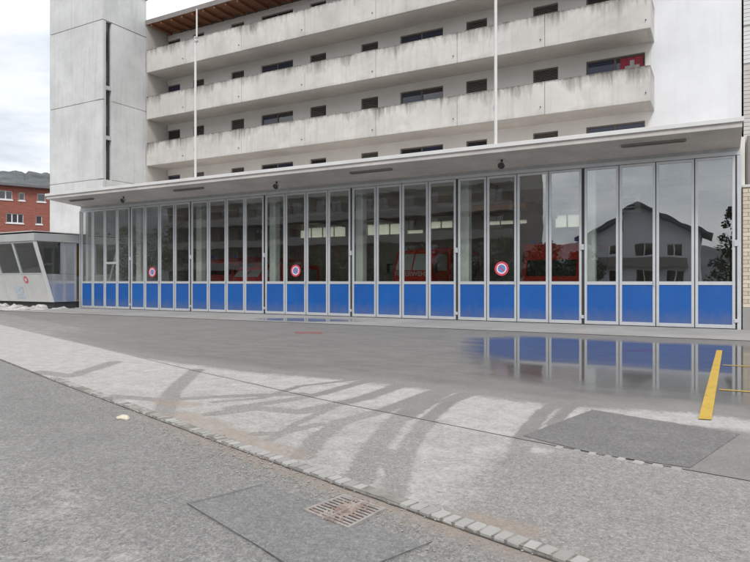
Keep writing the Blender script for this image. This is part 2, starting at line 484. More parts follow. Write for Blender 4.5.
PATCH = G([(523,436), (592,410), (740,434), (690,468), (600,455)])
def ground_grid(name, mat, xs, lo, hi, ny, z, skirt=0, lift=0):
    xs = np.array(xs); n = len(xs)
    v0, v1 = lo(xs), hi(xs)
    t = np.linspace(0, 1, ny)
    if lift: t = 1-(1-t)**1.8
    X = np.repeat(xs[:, None], ny, 1); Y = v0[:, None]*(1-t)+v1[:, None]*t
    Z = z + lift*(1-smooth(v1[:, None]-Y, 0, .36))
    V = [(float(X[i, j]), float(Y[i, j]), float(Z[i, j])) for i in range(n) for j in range(ny)]
    F = [(i*ny+j, (i+1)*ny+j, (i+1)*ny+j+1, i*ny+j+1) for i in range(n-1) for j in range(ny-1)]
    if skirt:
        b = len(V)
        for i in range(n): V.append((float(xs[i]), float(v0[i]), z-skirt))
        F += [(b+i, b+i+1, (i+1)*ny, i*ny) for i in range(n-1)]
    me = bpy.data.meshes.new(name); me.from_pydata(V, [], F); me.materials.append(mat)
    s, wv, br = fields(X, Y)
    for nm, arr in (('salt', s), ('wet', wv), ('brown', br)):
        a = me.attributes.new(nm, 'FLOAT', 'POINT')
        full = np.zeros(len(V), np.float32); full[:n*ny] = arr.astype(np.float32).ravel()
        a.data.foreach_set('value', full)
    o = bpy.data.objects.new(name, me); C.objects.link(o); o['kind'] = 'structure'
    return o
xs_near = list(np.arange(-60, -12, .6)) + list(np.arange(-12, -7, .08)) + list(np.arange(-7, 1.2, .035)) + list(np.arange(1.2, 30, .6)) + [30]
APR = 16.4
pave = ground_grid('pavement', M['pave'], xs_near, KERB, lambda x: SEAM(x)-.01, 70, 0., skirt=.08)
fore = ground_grid('forecourt', M['fore'], xs_near, lambda x: SEAM(x)+.01, lambda x: np.maximum(SEAM(x)+.1, APR), 150, 0.)
road = ground_grid('road', M['road'], list(np.arange(-60, -8, .5)) + list(np.arange(-8, 3, .06)) + list(np.arange(3, 30.4, .5)), lambda x: KERB(x)-9., lambda x: KERB(x)+.002, 260, -.049, lift=.032)
# tar seam between pavement and forecourt, a sunk strip
def strip(name, fn, x0, x1, a, b, z, mat, step=.25, jitter=0., zb=None):
    zb = z if zb is None else zb
    xs = np.arange(x0, x1+1e-6, step); mb = MB()
    for i, x in enumerate(xs):
        y = float(fn(x)); ja = random.uniform(-jitter, jitter); jb = random.uniform(-jitter, jitter)
        mb.v += [(x, y+a+ja, z), (x, y+b+jb, zb)]
    for i in range(len(xs)-1): mb.f.append((2*i, 2*i+2, 2*i+3, 2*i+1))
    o = mb.build(name, mat); o['kind'] = 'structure'; return o
strip('tar_seam', SEAM, -40, 20, -.02, .02, -.004, M['tar'], .06, .006)
strip('gutter_joint', KERB, -40, 20, -.016, -.001, -.0125, M['tar'], .06, .006)
sheet('apron', [(-28.6, APR+.004), (9, APR+.004), (9, 20.25), (-28.6, 20.25)], .008, M['apron'], thick=.1)
strip('apron_joint', lambda x: np.asarray(x)*0+APR, -28.6, 9, -.02, .012, .012, M['tar'], 1.)
sheet('asphalt_patch', PATCH, .004, M['patch'])
sheet('road_patch', [gpt(*p, -.045) for p in [(187,503), (262,484), (300,486), (300,560), (262,548)]][:1] + [gpt(*p, -.045) for p in [(262,484), (306,476), (345,492), (395,515), (433,541), (372,565), (300,575), (262,548)]], -.045, M['roadpatch'])
for pl in ([(187,503), (225,526), (262,548), (300,572)], [(187,503), (225,494), (262,484)], [(372,565), (433,541)]):
    g = [gpt(*p, -.037) for p in pl]; mb = MB()
    for (ax, ay), (bx, by) in zip(g[:-1], g[1:]):
        d = Vector((bx-ax, by-ay)).normalized(); nn = Vector((-d.y, d.x))*.0032
        mb.quad((ax-nn.x, ay-nn.y, -.037), (bx-nn.x, by-nn.y, -.037), (bx+nn.x, by+nn.y, -.037), (ax+nn.x, ay+nn.y, -.037))
    tag(mb.build('road_seam', M['tar']), kind='structure')
strip('sett_bed', KERB, -8.2, .6, .0, .108, .0035, M['bed'], .06, .003)
# granite setts along the kerb
kerb = thing('kerb_strip', None, None); kerb['kind'] = 'structure'
def sett_mesh():
    bm = bmesh.new(); bmesh.ops.create_cube(bm, size=1)
    for v in bm.verts: v.co = Vector((v.co.x*.079, v.co.y*.108, v.co.z*.06))
    bmesh.ops.bevel(bm, geom=bm.edges[:], offset=.009, segments=1, affect='EDGES')
    me = bpy.data.meshes.new('sett'); bm.to_mesh(me); bm.free(); me.materials.append(M['sett']); return me
sm = sett_mesh()
x = -8.2
while x < .6:
    y = float(KERB(x)); dy = float(KERB(x+.05)-KERB(x-.05))/.1
    ang = math.atan(dy); gx, gy = proj(x, y)
    if not (-2.02 < x < -1.72):
        o = bpy.data.objects.new('sett', sm); C.objects.link(o); o.parent = kerb
        sunk = 0 if x > -3.6 else -.004
        o.location = (x, y+.052, -.0215+sunk+random.uniform(-.003, .003))
        o.rotation_euler = (random.uniform(-.03, .03), random.uniform(-.03, .03), ang+random.uniform(-.09, .09))
        o.scale = (random.uniform(.86, 1.02), random.uniform(.86, 1.08), 1)
    x += .0855*math.cos(ang)
seam_k = thing('seam_strip', None, None); seam_k['kind'] = 'structure'
x = -1.15
while x < -.2:
    o = bpy.data.objects.new('sett', sm); C.objects.link(o); o.parent = seam_k
    o.location = (x, float(SEAM(x))-.03, -.0225); o.rotation_euler = (0, 0, R(-13)+random.uniform(-.1, .1)); o.scale = (random.uniform(.6, 1), .6, 1)
    x += random.uniform(.085, .15)
# yellow bay marking
mk = MB()
mk.quad((-.185, 6.86, .0095), (-.07, 6.88, .0095), (.045, 13.86, .0095), (-.055, 13.86, .0095))
tag(mk.build('parking_marking', M['yellow']), kind='structure')
mk = MB()
for y in (11.45, 8.85): 
    xl = -.055+(y-6.88)*.0165+.02
    mk.quad((xl, y-.045, .0095), (4.2, y-.045, .0095), (4.2, y+.045, .0095), (xl, y+.045, .0095))
tag(mk.build('bay_marking', M['yellowthin']), kind='structure')
for p in ([(622,349), (658,349.5), (658,352), (622,351.5)], [(294,331.6), (322,331.6), (322,334), (294,334)]):
    q = [gpt(*a) for a in p]
    mb = MB(); n = 12
    for i in range(n+1):
        t = i/n
        a = Vector(q[0]).lerp(Vector(q[1]), t); b = Vector(q[3]).lerp(Vector(q[2]), t)
        mb.v += [(a.x, a.y+random.uniform(-.06, .06), .0045), (b.x, b.y+random.uniform(-.06, .06), .0045)]
    for i in range(n): mb.f.append((2*i, 2*i+1, 2*i+3, 2*i+2))
    tag(mb.build('red_paint_mark', M['redmark']), kind='structure')

# puddles: thin water sheets with a ragged shoreline
def water():
    t = NT('puddle_water')
    e = t.attr('edge')
    n = t.math('ADD', t.math('MULTIPLY', t.math('SUBTRACT', t.noise(.9, 6, .65, stretch=(.6, 1.3, 1)), .5), 1.5), t.math('MULTIPLY', t.math('SUBTRACT', t.noise(7, 5, .7, stretch=(.5, 1.6, 1)), .5), .5))
    f = t.ramp(t.math('ADD', e, n), .26, 1.0, 0, .86)
    gl = t.n('ShaderNodeBsdfGlossy'); gl.inputs['Color'].default_value = (1, 1, 1, 1)
    t.l(t.ramp(t.math('ADD', e, n), .3, 1.3, .17, .045), gl.inputs['Roughness'])
    tr = t.n('ShaderNodeBsdfTransparent'); tr.inputs['Color'].default_value = (.90, .88, .86, 1)
    fr = t.n('ShaderNodeFresnel'); fr.inputs['IOR'].default_value = 1.5
    m1 = t.n('ShaderNodeMixShader'); t.l(fr.outputs[0], m1.inputs[0]); t.l(tr.outputs[0], m1.inputs[1]); t.l(gl.outputs[0], m1.inputs[2])
    t0 = t.n('ShaderNodeBsdfTransparent')
    m2 = t.n('ShaderNodeMixShader'); t.l(f, m2.inputs[0]); t.l(t0.outputs[0], m2.inputs[1]); t.l(m1.outputs[0], m2.inputs[2])
    t.l(m2.outputs[0], t.out.inputs['Surface'])
    return t.m
M['water'] = water()
def puddle(poly, z, fade, name='puddle'):
    xs = [p[0] for p in poly]; ys = [p[1] for p in poly]
    X, Y = np.meshgrid(np.linspace(min(xs)-.5, max(xs)+.5, 90), np.linspace(min(ys)-.5, max(ys)+.5, 60), indexing='ij')
    d = seg_dist(X, Y, poly+[poly[0]]); ins = inpoly(X, Y, poly)
    e = np.where(ins, d, -d)/fade+.4
    V = [(float(a), float(b), z) for a, b in zip(X.ravel(), Y.ravel())]
    F = [(i*60+j, (i+1)*60+j, (i+1)*60+j+1, i*60+j+1) for i in range(89) for j in range(59)]
    me = bpy.data.meshes.new(name); me.from_pydata(V, [], F); me.materials.append(M['water'])
    a = me.attributes.new('edge', 'FLOAT', 'POINT'); a.data.foreach_set('value', np.clip(e, -1, 1.2).astype(np.float32).ravel())
    o = bpy.data.objects.new(name, me); C.objects.link(o); o['kind'] = 'structure'
puddle([(-5.3, 13.9), (-4.3, 15.2), (-1, 15.3), (3, 15.1), (5, 12), (4, 8.2), (-.3, 7.9), (-1.4, 7.9), (-2.1, 8.15), (-3.0, 8.7), (-4.6, 11.2)], .006, 1.1)
puddle([(-14.8, 17.5), (-13.4, 18.8), (-11.4, 19.0), (-10.4, 17.7), (-11.8, 16.75), (-13.6, 16.75)], .0125, .7)

# ================================================================ FIRE STATION
BX = [-28.02, -24.37, -20.46, -16.31, -12.15, -7.90, -3.72, .42]
DY, DH = 20.0, 4.86
fs = thing('fire_station', 'long low garage hall with blue and glass folding doors under a flat concrete canopy', 'fire station', (-14, 20, 0))
# canopy, fascia, hall shell
mb = MB(); mb.prism([(18.2, 5.25), (18.2, 5.42), (20.3, 5.42), (20.3, 5.08), (20.06, 5.08)], 'x', -28.05, .5)
mb.build('canopy', M['soffit'], fs, .01)
MB().box(-28.09, .54, 18.15, 18.32, 5.39, 5.51).build('canopy_edge', M['cap'], fs, .008)
MB().box(-28.05, .5, 18.32, 34.3, 5.425, 5.5).build('roof', M['soffit'], fs)
for a_, b_ in ((-28.05, -27.85), (.42, .62)): MB().box(a_, b_, 20.3, 34.2, 0, 5.42).build('side_wall', M['interior'], fs)
cl_holes = []
cl_holes += [(-24.7, -21.1, 4.2, 4.95), (-20.3, -17.1, 4.2, 4.95), (-16.7, -15.6, 4.2, 4.5), (-15.2, -13.7, 4.45, 4.95), (-11.6, -9.3, 4.5, 4.8), (-7.8, -6.5, 4.2, 4.95)]
MB().wall(-27.85, .42, 0, 5.10, 34, 34.25, cl_holes).build('back_wall', M['interior'], fs)
MB().box(-27.85, .42, 20.35, 34, 5.10, 5.2).build('ceiling', M['interior'], fs)
MB().box(-27.85, .42, 20.26, 34, -.05, .014).build('hall_floor', M['floor'], fs)
for h in cl_holes:
    mb = MB(); n = max(1, round((h[1]-h[0])/.8))
    mb.box(h[0], h[1], 34.05, 34.12, h[2], h[2]+.05); mb.box(h[0], h[1], 34.05, 34.12, h[3]-.05, h[3])
    for k in range(n+1):
        xx = h[0]+(h[1]-h[0])*k/n; mb.box(max(h[0], xx-.03), min(h[1], xx+.03), 34.05, 34.12, h[2]+.05, h[3]-.05)
    f = mb.build('window', M['interior'], fs)
    MB().box(h[0], h[1], 34.08, 34.09, h[2], h[3]).build('pane', M['frosted'], f)
for i, bx in enumerate(BX[1:-1]):
    MB().box(bx-.02, bx+.3, 20.35, 20.65, 0, 5.09).build('column', M['column'], fs, .01)
    MB().box(bx+.02, bx+.26, 20.66, 33.95, 4.72, 5.09).build('ceiling_beam', M['beam'], fs)
for yy in (23.5, 27.2, 30.8):
    for i in range(7):
        MB().box(BX[i]+.30, BX[i+1]-.0, yy, yy+.2, 4.85, 5.095).build('cross_beam', M['beam'], fs)
MB().box(-9.4, -6.6, 24, 24.12, 4.2, 4.4).build('crane_rail', M['orange'], fs)
# head track above the doors
MB().box(-28.05, .5, 20.0, 20.14, DH+.015, 4.985).build('door_track', M['alu'], fs, .005)
MB().box(-28.05, .5, 20.03, 20.12, 4.985, 5.085).build('track_cover', M['steel'], fs)
mb = MB(); mb.box(.425, .52, 19.99, 20.12, .008, DH); mb.build('door_jamb', M['alu'], fs)
mb = MB(); mb.box(-28.12, -28.03, 19.99, 20.12, .008, DH); mb.build('door_jamb', M['alu'], fs)
STILE = .075
leaf_k = 0
for b in range(7):
    x0, x1 = BX[b]+.03, BX[b+1]-.03
    wl = (x1-x0)/4
    for k in range(4):
        a, c = x0+k*wl+.012, x0+(k+1)*wl-.012
        off = random.uniform(-.004, .004)
        y0, y1 = DY+off, DY+.06+off
        mb = MB()
        mb.box(a, a+STILE, y0, y1, .03, DH); mb.box(c-STILE, c, y0, y1, .03, DH)
        for z0, z1 in ((.03, .13), (1.245, 1.345), (DH-.075, DH)):
            mb.box(a+STILE, c-STILE, y0+.001, y1-.001, z0, z1)
        if b == 0 and k == 2: mb.box(a+STILE, c-STILE, y0+.001, y1-.001, 2.18, 2.28)
        lf = mb.build('door_leaf', M['alu'], fs, .004)
        gm = MB().box(a+STILE-.01, c-STILE+.01, y0+.026, y0+.036, 1.335, DH-.065)
        t1_, t2_, t3_ = (random.uniform(-.0032, .0032) for _ in range(3))      # no pane sits perfectly true
        gm.v = [(v[0], v[1]+(t1_ if v[0] < (a+c)/2 else t2_)+(t3_*2 if v[2] > 2 else 0), v[2]) for v in gm.v]
        gm.build('glass_pane', M['glass'], lf)
        MB().box(a+STILE-.005, c-STILE+.005, y0+.018, y0+.045, .125, 1.25).build('blue_panel', M['blue'], lf)
        # dark rubber between leaves
        xr = c+.012 if k < 3 else c+.014
        MB().box(c+.001, c+.023 if k < 3 else c+.03, y0+.012, y0+.05, .02, DH).build('seal', M['gap'], lf)
        if k == 3 or (k == 1):
            mb = MB(); hw = .055 if k == 3 else .0
            if k == 3:
                mb.box(c-.03, c+.075, y0-.03, y0-.002, 2.33, 2.50); mb.box(c-.03, c+.075, y0-.03, y0-.002, .2, .3)
                mb.build('hinge', M['alu'], lf, .004)
            else:
                mb.box(c-.05, c-.02, y0-.045, y0-.003, 1.22, 1.38); mb.build('handle', M['alu'], lf, .004)
        leaf_k += 1
for i in range(1, 7):
    MB().box(BX[i]-.024, BX[i]+.024, 20.005, 20.11, .008, DH).build('door_post', M['dark'], fs)

ht = thing('unit_heater', 'white box heater with dark slots hanging in the right end bay of the hall', 'heater', (-3.0, 26, 5.1))
MB().box(-3.34, -2.68, 25.8, 26.4, 4.02, 4.68).build('casing', M['whitepaint'], ht, .01)
MB().cyl((-3.0, 26.1, 4.68), (-3.0, 26.1, 5.1), .03, n=8).build('hanger', M['steel'], ht)
for kz in range(4): MB().box(-3.26, -2.86, 25.785, 25.802, 4.12+kz*.13, 4.18+kz*.13).build('slot', M['dark'], ht)
# round stickers on the glass
def no_parking(X, label):
    Yf = 20.012
    t = thing('no_parking_sign', label, 'sign', (X, Yf, 1.77), group='round no parking signs on the doors')
    def disc(r0, r1, y0, y1):
        mb = MB(); n = 36
        for r, y in ((r1, y1), (r1, y0), (r0, y0), (r0, y1)):
            for i in range(n):
                a = 2*math.pi*i/n; mb.v.append((X+r*math.cos(a), y, 1.77+r*math.sin(a)))
        for q in range(3):
            for i in range(n):
                j = (i+1) % n; mb.f.append((q*n+i, q*n+j, (q+1)*n+j, (q+1)*n+i))
        return mb
    disc(.168, .235, Yf-.004, Yf+.008).build('red_ring', M['signred'], t)
    disc(.135, .1695, Yf-.0025, Yf+.006).build('white_ring', M['signwhite'], t)
    mb = MB(); mb.cyl((X, Yf+.004, 1.77), (X, Yf-.001, 1.77), .136, n=32); mb.build('blue_disc', M['signblue'], t)
    mb = MB(); a = R(-45); d = Vector((math.cos(a), 0, math.sin(a))); nn = Vector((-math.sin(a), 0, math.cos(a)))*.019
    ce = Vector((X, Yf-.0035, 1.77)); p, q = ce-d*.133, ce+d*.133
    mb.quad(tuple(p+nn), tuple(p-nn), tuple(q-nn), tuple(q+nn)); mb.build('red_slash', M['signred'], t)
def leafc(b, k):
    x0, x1 = BX[b]+.03, BX[b+1]-.03; return x0+(k+.5)*(x1-x0)/4
no_parking(leafc(1, 1), 'round no parking sign on the glass of the second door bay, nearest the gatehouse')
no_parking(leafc(3, 1), 'round no parking sign on the glass in the middle of the door row')
no_parking(leafc(5, 1), 'round no parking sign on the glass right of the parked red engine, largest in view')

# lamps under the canopy
def tube_lamp(X, Y, ln, label):
    zz = 5.25-(Y-18.2)*.0914
    t = thing('strip_lamp', label, 'lamp', (X, Y, zz), group='strip lamps under the canopy')
    mb = MB(); mb.prism([(Y-.07, zz-.002), (Y-.06, zz-.05), (Y+.06, zz-.06), (Y+.07, zz-.014)], 'x', X-ln/2, X+ln/2)
    mb.build('housing', M['louver'], t)
    MB().box(X-ln/2+.04, X+ln/2-.04, Y-.045, Y+.045, zz-.075, zz-.062).build('diffuser', M['louver'], t)
def flood(X, Y, label):
    zz = 5.25-(Y-18.2)*.0914
    t = thing('flood_lamp', label, 'lamp', (X, Y, zz), group='small flood lamps under the canopy')
    MB().cyl((X, Y, zz+.01), (X, Y, zz-.09), .035, n=10).build('bracket', M['dark'], t)
    mb = MB(); mb.cyl((X, Y+.05, zz-.13), (X, Y-.06, zz-.20), .075, .125, n=16); mb.build('housing', M['steel'], t)
    mb = MB(); mb.cyl((X, Y-.056, zz-.197), (X, Y-.07, zz-.206), .112, n=16); mb.build('lens', M['dark'], t)
tube_lamp(-1.62, 18.75, 1.65, 'dark strip lamp under the right end of the canopy')
tube_lamp(-10.6, 18.75, 1.65, 'dark strip lamp under the middle of the canopy')
tube_lamp(-19.3, 18.75, 1.65, 'dark strip lamp under the canopy just right of the left flagpole')
tube_lamp(-26.2, 18.75, 1.65, 'dark strip lamp under the left end of the canopy')
flood(-6.0, 19.0, 'small round flood lamp under the canopy near the right flagpole')
flood(-14.9, 19.0, 'small round flood lamp under the canopy, midway along the doors')
flood(-23.6, 19.0, 'small round flood lamp under the canopy, nearest the gatehouse')

# flagpoles standing on the canopy edge
def flagpole(X, label):
    t = thing('flagpole', label, 'flagpole', (X, 18.4, 5.5), group='white flagpoles on the canopy')
    MB().cyl((X, 18.4, 5.5), (X, 18.4, 11.25), .05, .045, 14).build('pole', M['polewhite'], t, smooth=False)
    MB().cyl((X+.075, 18.4, 11.0), (X+.075, 18.4, 12.35), .034, .03, 12).build('top_rod', M['polewhite'], t)
    mb = MB(); mb.box(X-.06, X+.13, 18.35, 18.45, 11.02, 11.08); mb.box(X-.06, X+.13, 18.35, 18.45, 11.17, 11.22); mb.build('clamp', M['steel'], t)
    MB().box(X-.12, X+.12, 18.34, 18.52, 5.5, 5.54).build('base_plate', M['steel'], t)
    MB().cyl((X-.06, 18.37, 6.6), (X-.06, 18.37, 6.75), .02, n=8).build('cleat', M['steel'], t)
flagpole(-18.55, 'tall white flagpole on the canopy in front of the left balconies')
flagpole(-6.0, 'tall white flagpole on the canopy in front of the right balconies')

# ================================================================ APARTMENT BLOCK
ap = thing('apartment_block', 'weathered concrete apartment block with three long balconies above the garage hall', 'apartment building', (-13.5, 25.6, 5.5))
BYF, WY = 24.06, 25.6
XL, XR, XW = -28.0, -2.28, .68
SLB = [7.78, 10.38, 12.98]
ROOFZ = 15.56
def X_at(px, Y):
    u = (px-375)/620; return Y/(S_*u+C_)*(C_*u-S_)
WINS = [(155, 180, 'door'), (193, 204, 'small'), (231, 244, 'small'), (261, 293, 'door'), (310, 326, 'small'), (361, 378, 'small'), (400, 443, 'door'), (466, 487, 'small'), (533, 558, 'louver'), (586, 645, 'flag')]
holes = []; wl = []
for st in range(4):
    head = 7.47+2.6*st
    for (p0, p1, kind) in WINS:
        a, b = X_at(p0, WY), X_at(p1, WY)
        z0 = head-(2.02 if kind in ('door', 'flag') else 1.15)
        z1 = head
        if st == 0: z0 = max(z0, 5.62)
        holes.append((a, b, z0, z1)); wl.append((a, b, z0, z1, kind, st))
MB().wall(XL, XR, 5.5, ROOFZ, WY, WY+.3, holes).build('gallery_wall', M['gallery'], ap)
MB().box(XR, XW, WY-.004, WY+.3, 5.5, 17.2).build('end_wall', M['white'], ap)
MB().box(XL, XW, WY+.31, 34.2, 5.52, ROOFZ-.02).build('core_wall', M['white'], ap)
for (a, b, z0, z1, kind, st) in wl:
    y = WY+.09
    mb = MB(); fw = .06
    mb.box(a, b, y, y+.07, z1-fw, z1); mb.box(a, b, y, y+.07, z0, z0+fw)
    mb.box(a, a+fw, y, y+.07, z0+fw, z1-fw); mb.box(b-fw, b, y, y+.07, z0+fw, z1-fw)
    m_ = (a+b)/2
    if kind in ('door', 'flag'): mb.box(m_-.04, m_+.04, y, y+.07, z0+fw, z1-fw)
    wf = mb.build('window', M['frame'], ap)
    if kind in ('door', 'flag'):
        MB().box(a+.05, m_-.03, y+.03, y+.04, z0+.05, z1-.05).build('pane', M['winblue' if (st+int(-a)) % 3 else 'winglass'], wf)
        MB().box(m_+.03, b-.05, y+.03, y+.04, z0+.05, z1-.05).build('pane', M['winglass' if st % 2 else 'winblue'], wf)
    else:
        MB().box(a+.05, b-.05, y+.03, y+.04, z0+.05, z1-.05).build('pane', M['winglass'], wf)
        if kind == 'louver' or (st*7+int(-a*3)) % 3 < 2:
            mb = MB(); zz = z1-.08
            low = z0+.1 if (kind == 'louver' or st % 2) else z1-.6
            while zz > low:
                mb.prism([(y-.035, zz), (y-.03, zz+.012), (y+.01, zz+.05), (y+.012, zz+.035)], 'x', a+.02, b-.02); zz -= .06
            tag(mb.build('shutter', M['louver'], wf))
        MB().box(a-.03, b+.03, WY-.03, y-.001, z0-.05, z0-.003).build('sill', M['slab'], wf)
MB().box(XL-.3, XL-.045, 24.13, WY+.3, 5.5, ROOFZ+.34).build('gallery_end_wall', M['slab'], ap)
# balconies with their parapet panels
JOINTS = [XL+.02, -25.0, -21.1, -17.2, -13.35, -9.5, -5.9, XR]
for zi, zb in enumerate(SLB):
    bal = MB().box(XL+.02, XR-.0, BYF+.125, WY-.006, zb+.015, zb+.2).build('balcony', M['slab'], ap)
    for i in range(len(JOINTS)-1):
        a, b = JOINTS[i]+.008, JOINTS[i+1]-.008
        if i == len(JOINTS)-2: b = XR+.12
        dz = random.uniform(-.008, .008)
        MB().box(a, b, BYF, BYF+.12, zb, zb+1.27+dz).build('parapet_panel', M['parapet'], bal, .012)
        mb = MB(); xm = b-.15
        mb.cyl((xm, BYF+.03, zb+.31), (xm, BYF-.06, zb+.30), .02, n=8); mb.build('spout', M['dark'], bal)
    MB().box(XR+.004, XR+.12, BYF+.122, WY-.01, zb, zb+1.27).build('side_parapet', M['parapet'], bal, .012)
# eaves: boarded soffit on rafters with a dark edge
rf = MB().box(XL-.04, XR+.1, 24.09, 34.3, ROOFZ+.16, ROOFZ+.34).build('roof', M['slab'], ap)
MB().box(XL-.04, XR+.1, 24.04, 24.085, ROOFZ+.1, ROOFZ+.35).build('gutter', M['louver'], rf)
nb = 9
for i in range(nb):
    y0 = 24.1+(WY-24.1)*i/nb; MB().box(XL, XR, y0+.004, y0+(WY-24.1)/nb-.004, ROOFZ+.12, ROOFZ+.155).build('soffit_board', M['wood'], rf)
x = XL+.3
while x < XR:
    MB().box(x, x+.09, 24.1, WY-.01, ROOFZ-.03, ROOFZ+.118).build('rafter', M['wood'], rf); x += .78
# the cloth hanging in a window on the right
fx0 = X_at(620, WY); fx1 = X_at(643, WY)
flag = thing('flag', 'red flag with a white cross hung in the right balcony window', 'flag', ((fx0+fx1)/2, WY+.06, 9.98))
M['panelw'] = plain('faded_white_cloth', (.5, .48, .48), .8)
def cloth(x0, x1, z0, z1, yy, mat, nm):
    mb = MB(); n = 14
    for i in range(n+1):
        xx = x0+(x1-x0)*i/n
        dy = .012*math.sin(xx*23)
        mb.v += [(xx, yy+dy, z0), (xx, yy+dy, z1)]
    for i in range(n): mb.f.append((2*i, 2*i+2, 2*i+3, 2*i+1))
    return mb.build(nm, mat, flag)
cloth(fx0, fx1, 9.0, 9.98, WY+.06, plain('faded_red_cloth', (.36, .05, .07), .8), 'cloth')
cxm = (fx0+fx1)/2+.02
cloth(cxm-.08, cxm+.08, 9.3, 9.86, WY+.056, M['panelw'], 'cross_upright')
cloth(cxm-.26, cxm+.26, 9.5, 9.66, WY+.053, M['panelw'], 'cross_bar')

# ================================================================ STAIR TOWER
tw = thing('stair_tower', 'tall pale concrete stair tower with a narrow corner window slit', 'tower', (-30.2, 23.5, 0))
TX0, TX1, TY0, TY1 = -32.5, -28.06, 21.3, 24.12
cuts = [0, 6.68, 10.83, 14.98, 17.08]
SL0, SL1 = 21.42, 21.86
for a, b in zip(cuts[:-1], cuts[1:]):
    mb = MB()
    z0, z1 = a+.02, b-.02
    slot = a > 1 and b < 16
    if a < 1: mb.prism([(TX0, TY0), (TX1, TY0), (TX1, TY1), (TX0, TY1)], 'z', z0, z1)
    elif slot or a == 6.68:
        mb.prism([(TX0, TY0), (TX1, TY0), (TX1, SL0), (TX1-.45, SL0), (TX1-.45, SL1), (TX1, SL1), (TX1, TY1), (TX0, TY1)], 'z', z0, z1)
    else: mb.prism([(TX0, TY0), (TX1, TY0), (TX1, TY1), (TX0, TY1)], 'z', z0, z1)
    mb.build('wall_section', M['tower'], tw, .012)
MB().box(TX0+.03, TX1-.48, TY0+.03, TY1-.03, 0, 17.04).build('core', M['slab'], tw)
for z in (6.68, 10.83):
    MB().box(TX1-.48, TX1-.03, SL1+.002, TY1-.03, z-.03, z+.03).build('joint', M['slab'], tw)
MB().box(TX0-.05, TX1+.05, TY0-.05, TY1+.05, 17.07, 17.12).build('roof_cap', M['dark'], tw)
f = MB().box(TX1-.12, TX1+.012, SL0+.003, SL0+.075, 6.0, 14.95).build('slit_window', M['alu'], tw)
MB().box(TX1-.2, TX1-.18, SL0+.076, SL1-.003, 6.0, 14.95).build('pane', M['winglass'], f)
for z in (8.88, 11.5): MB().box(TX1-.17, TX1-.02, SL0+.078, SL1-.003, z-.1, z+.1).build('spandrel', M['alu'], f)

# ================================================================ GATEHOUSE (left)
M['enamel'] = plain('gatehouse_enamel', (.50, .52, .55), .14, .05, 2., metal=.6)
M['panelgrey'] = plain('gatehouse_panel', (.60, .60, .585), .5, .08, 1.2)
M['rooffelt'] = plain('gatehouse_roof', (.42, .43, .43), .6, .08, 1.)
M['brownwood'] = plain('brown_wood', (.55, .33, .18), .6, .3, 2.)
gh = thing('gatehouse', 'small grey gatehouse with outward leaning windows beside the folding doors', 'gatehouse', (-33, 19.5, 0))
KX0, KX1 = -40.0, -28.2
def fy(z): return 18.6+(z-.34)/(3.25-.34)*(17.7-18.6)
MB().box(KX0, KX1-.06, 18.75, 20.9, 0, .34).build('plinth', M['dark'], gh)
edges = [KX1-.06-1.72*i for i in range(7)]
for i in range(6):
    a, b = edges[i+1]+.01, edges[i]-.01
    mb = MB(); mb.prism([(fy(.34), .34), (fy(1.68), 1.68), (fy(1.68)+.08, 1.68), (fy(.34)+.08, .34)], 'x', a, b); mb.build('front_panel', M['panelgrey'], gh)
    mb = MB()
    for (u0, u1) in ((a-.01, a+.06), (b-.06, b+.01)):
        mb.prism([(fy(1.68)-.012, 1.68), (fy(3.25)-.012, 3.25), (fy(3.25)+.06, 3.25), (fy(1.68)+.06, 1.68)], 'x', u0, u1)
    for (z0, z1) in ((1.685, 1.75), (3.18, 3.248)):
        mb.prism([(fy(z0)-.008, z0), (fy(z1)-.008, z1), (fy(z1)+.05, z1), (fy(z0)+.05, z0)], 'x', a+.06, b-.06)
    wf = mb.build('window', M['alu'], gh)
    mb = MB(); mb.prism([(fy(1.74)+.02, 1.74), (fy(3.19)+.02, 3.19), (fy(3.19)+.03, 3.19), (fy(1.74)+.03, 1.74)], 'x', a+.05, b-.05); mb.build('pane', M['clear'], wf)
# right end: corner post, glossy panels, trapezoid window
mb = MB(); mb.prism([(fy(.34)-.02, .34), (fy(3.25)-.02, 3.25), (fy(3.25)+.10, 3.25), (fy(.34)+.10, .34)], 'x', KX1-.055, KX1+.03); mb.build('corner_post', M['cap'], gh)
mb = MB(); mb.prism([(fy(.34)+.11, .34), (19.9, .34), (19.9, 1.7), (fy(1.7)+.11, 1.7)], 'x', KX1-.05, KX1); mb.build('side_panel', M['enamel'], gh)
mb = MB(); mb.prism([(19.02, 1.712), (19.9, 1.712), (19.9, 3.24), (19.02, 3.24)], 'x', KX1-.05, KX1-.002); mb.build('side_panel', M['enamel'], gh)
mb = MB(); mb.prism([(fy(1.72)+.11, 1.72), (18.96, 1.72), (18.96, 3.24), (fy(3.24)+.11, 3.24)], 'x', KX1-.03, KX1-.02); pn = mb.build('side_window', M['clear'], gh)
mb = MB(); mb.box(KX1-.05, KX1+.01, 18.955, 19.018, 1.71, 3.24); mb.build('frame', M['dark'], pn)
MB().box(KX0, KX1-.06, 20.8, 20.9, .345, 1.6).build('back_wall', M['panelgrey'], gh)
MB().box(-30.3, KX1-.06, 20.8, 20.9, 1.61, 3.24).build('back_wall', M['brownwood'], gh)
MB().box(KX0, -30.31, 20.8, 20.9, 1.61, 3.24).build('back_wall', M['rooffelt'], gh)
MB().box(KX0, KX1-.06, fy(.34)+.1, 20.79, .345, .40).build('floor', M['brownwood'], gh)
MB().box(-30.6, -29.4, 19.6, 20.3, .41, 1.5).build('cabinet', M['brownwood'], gh)
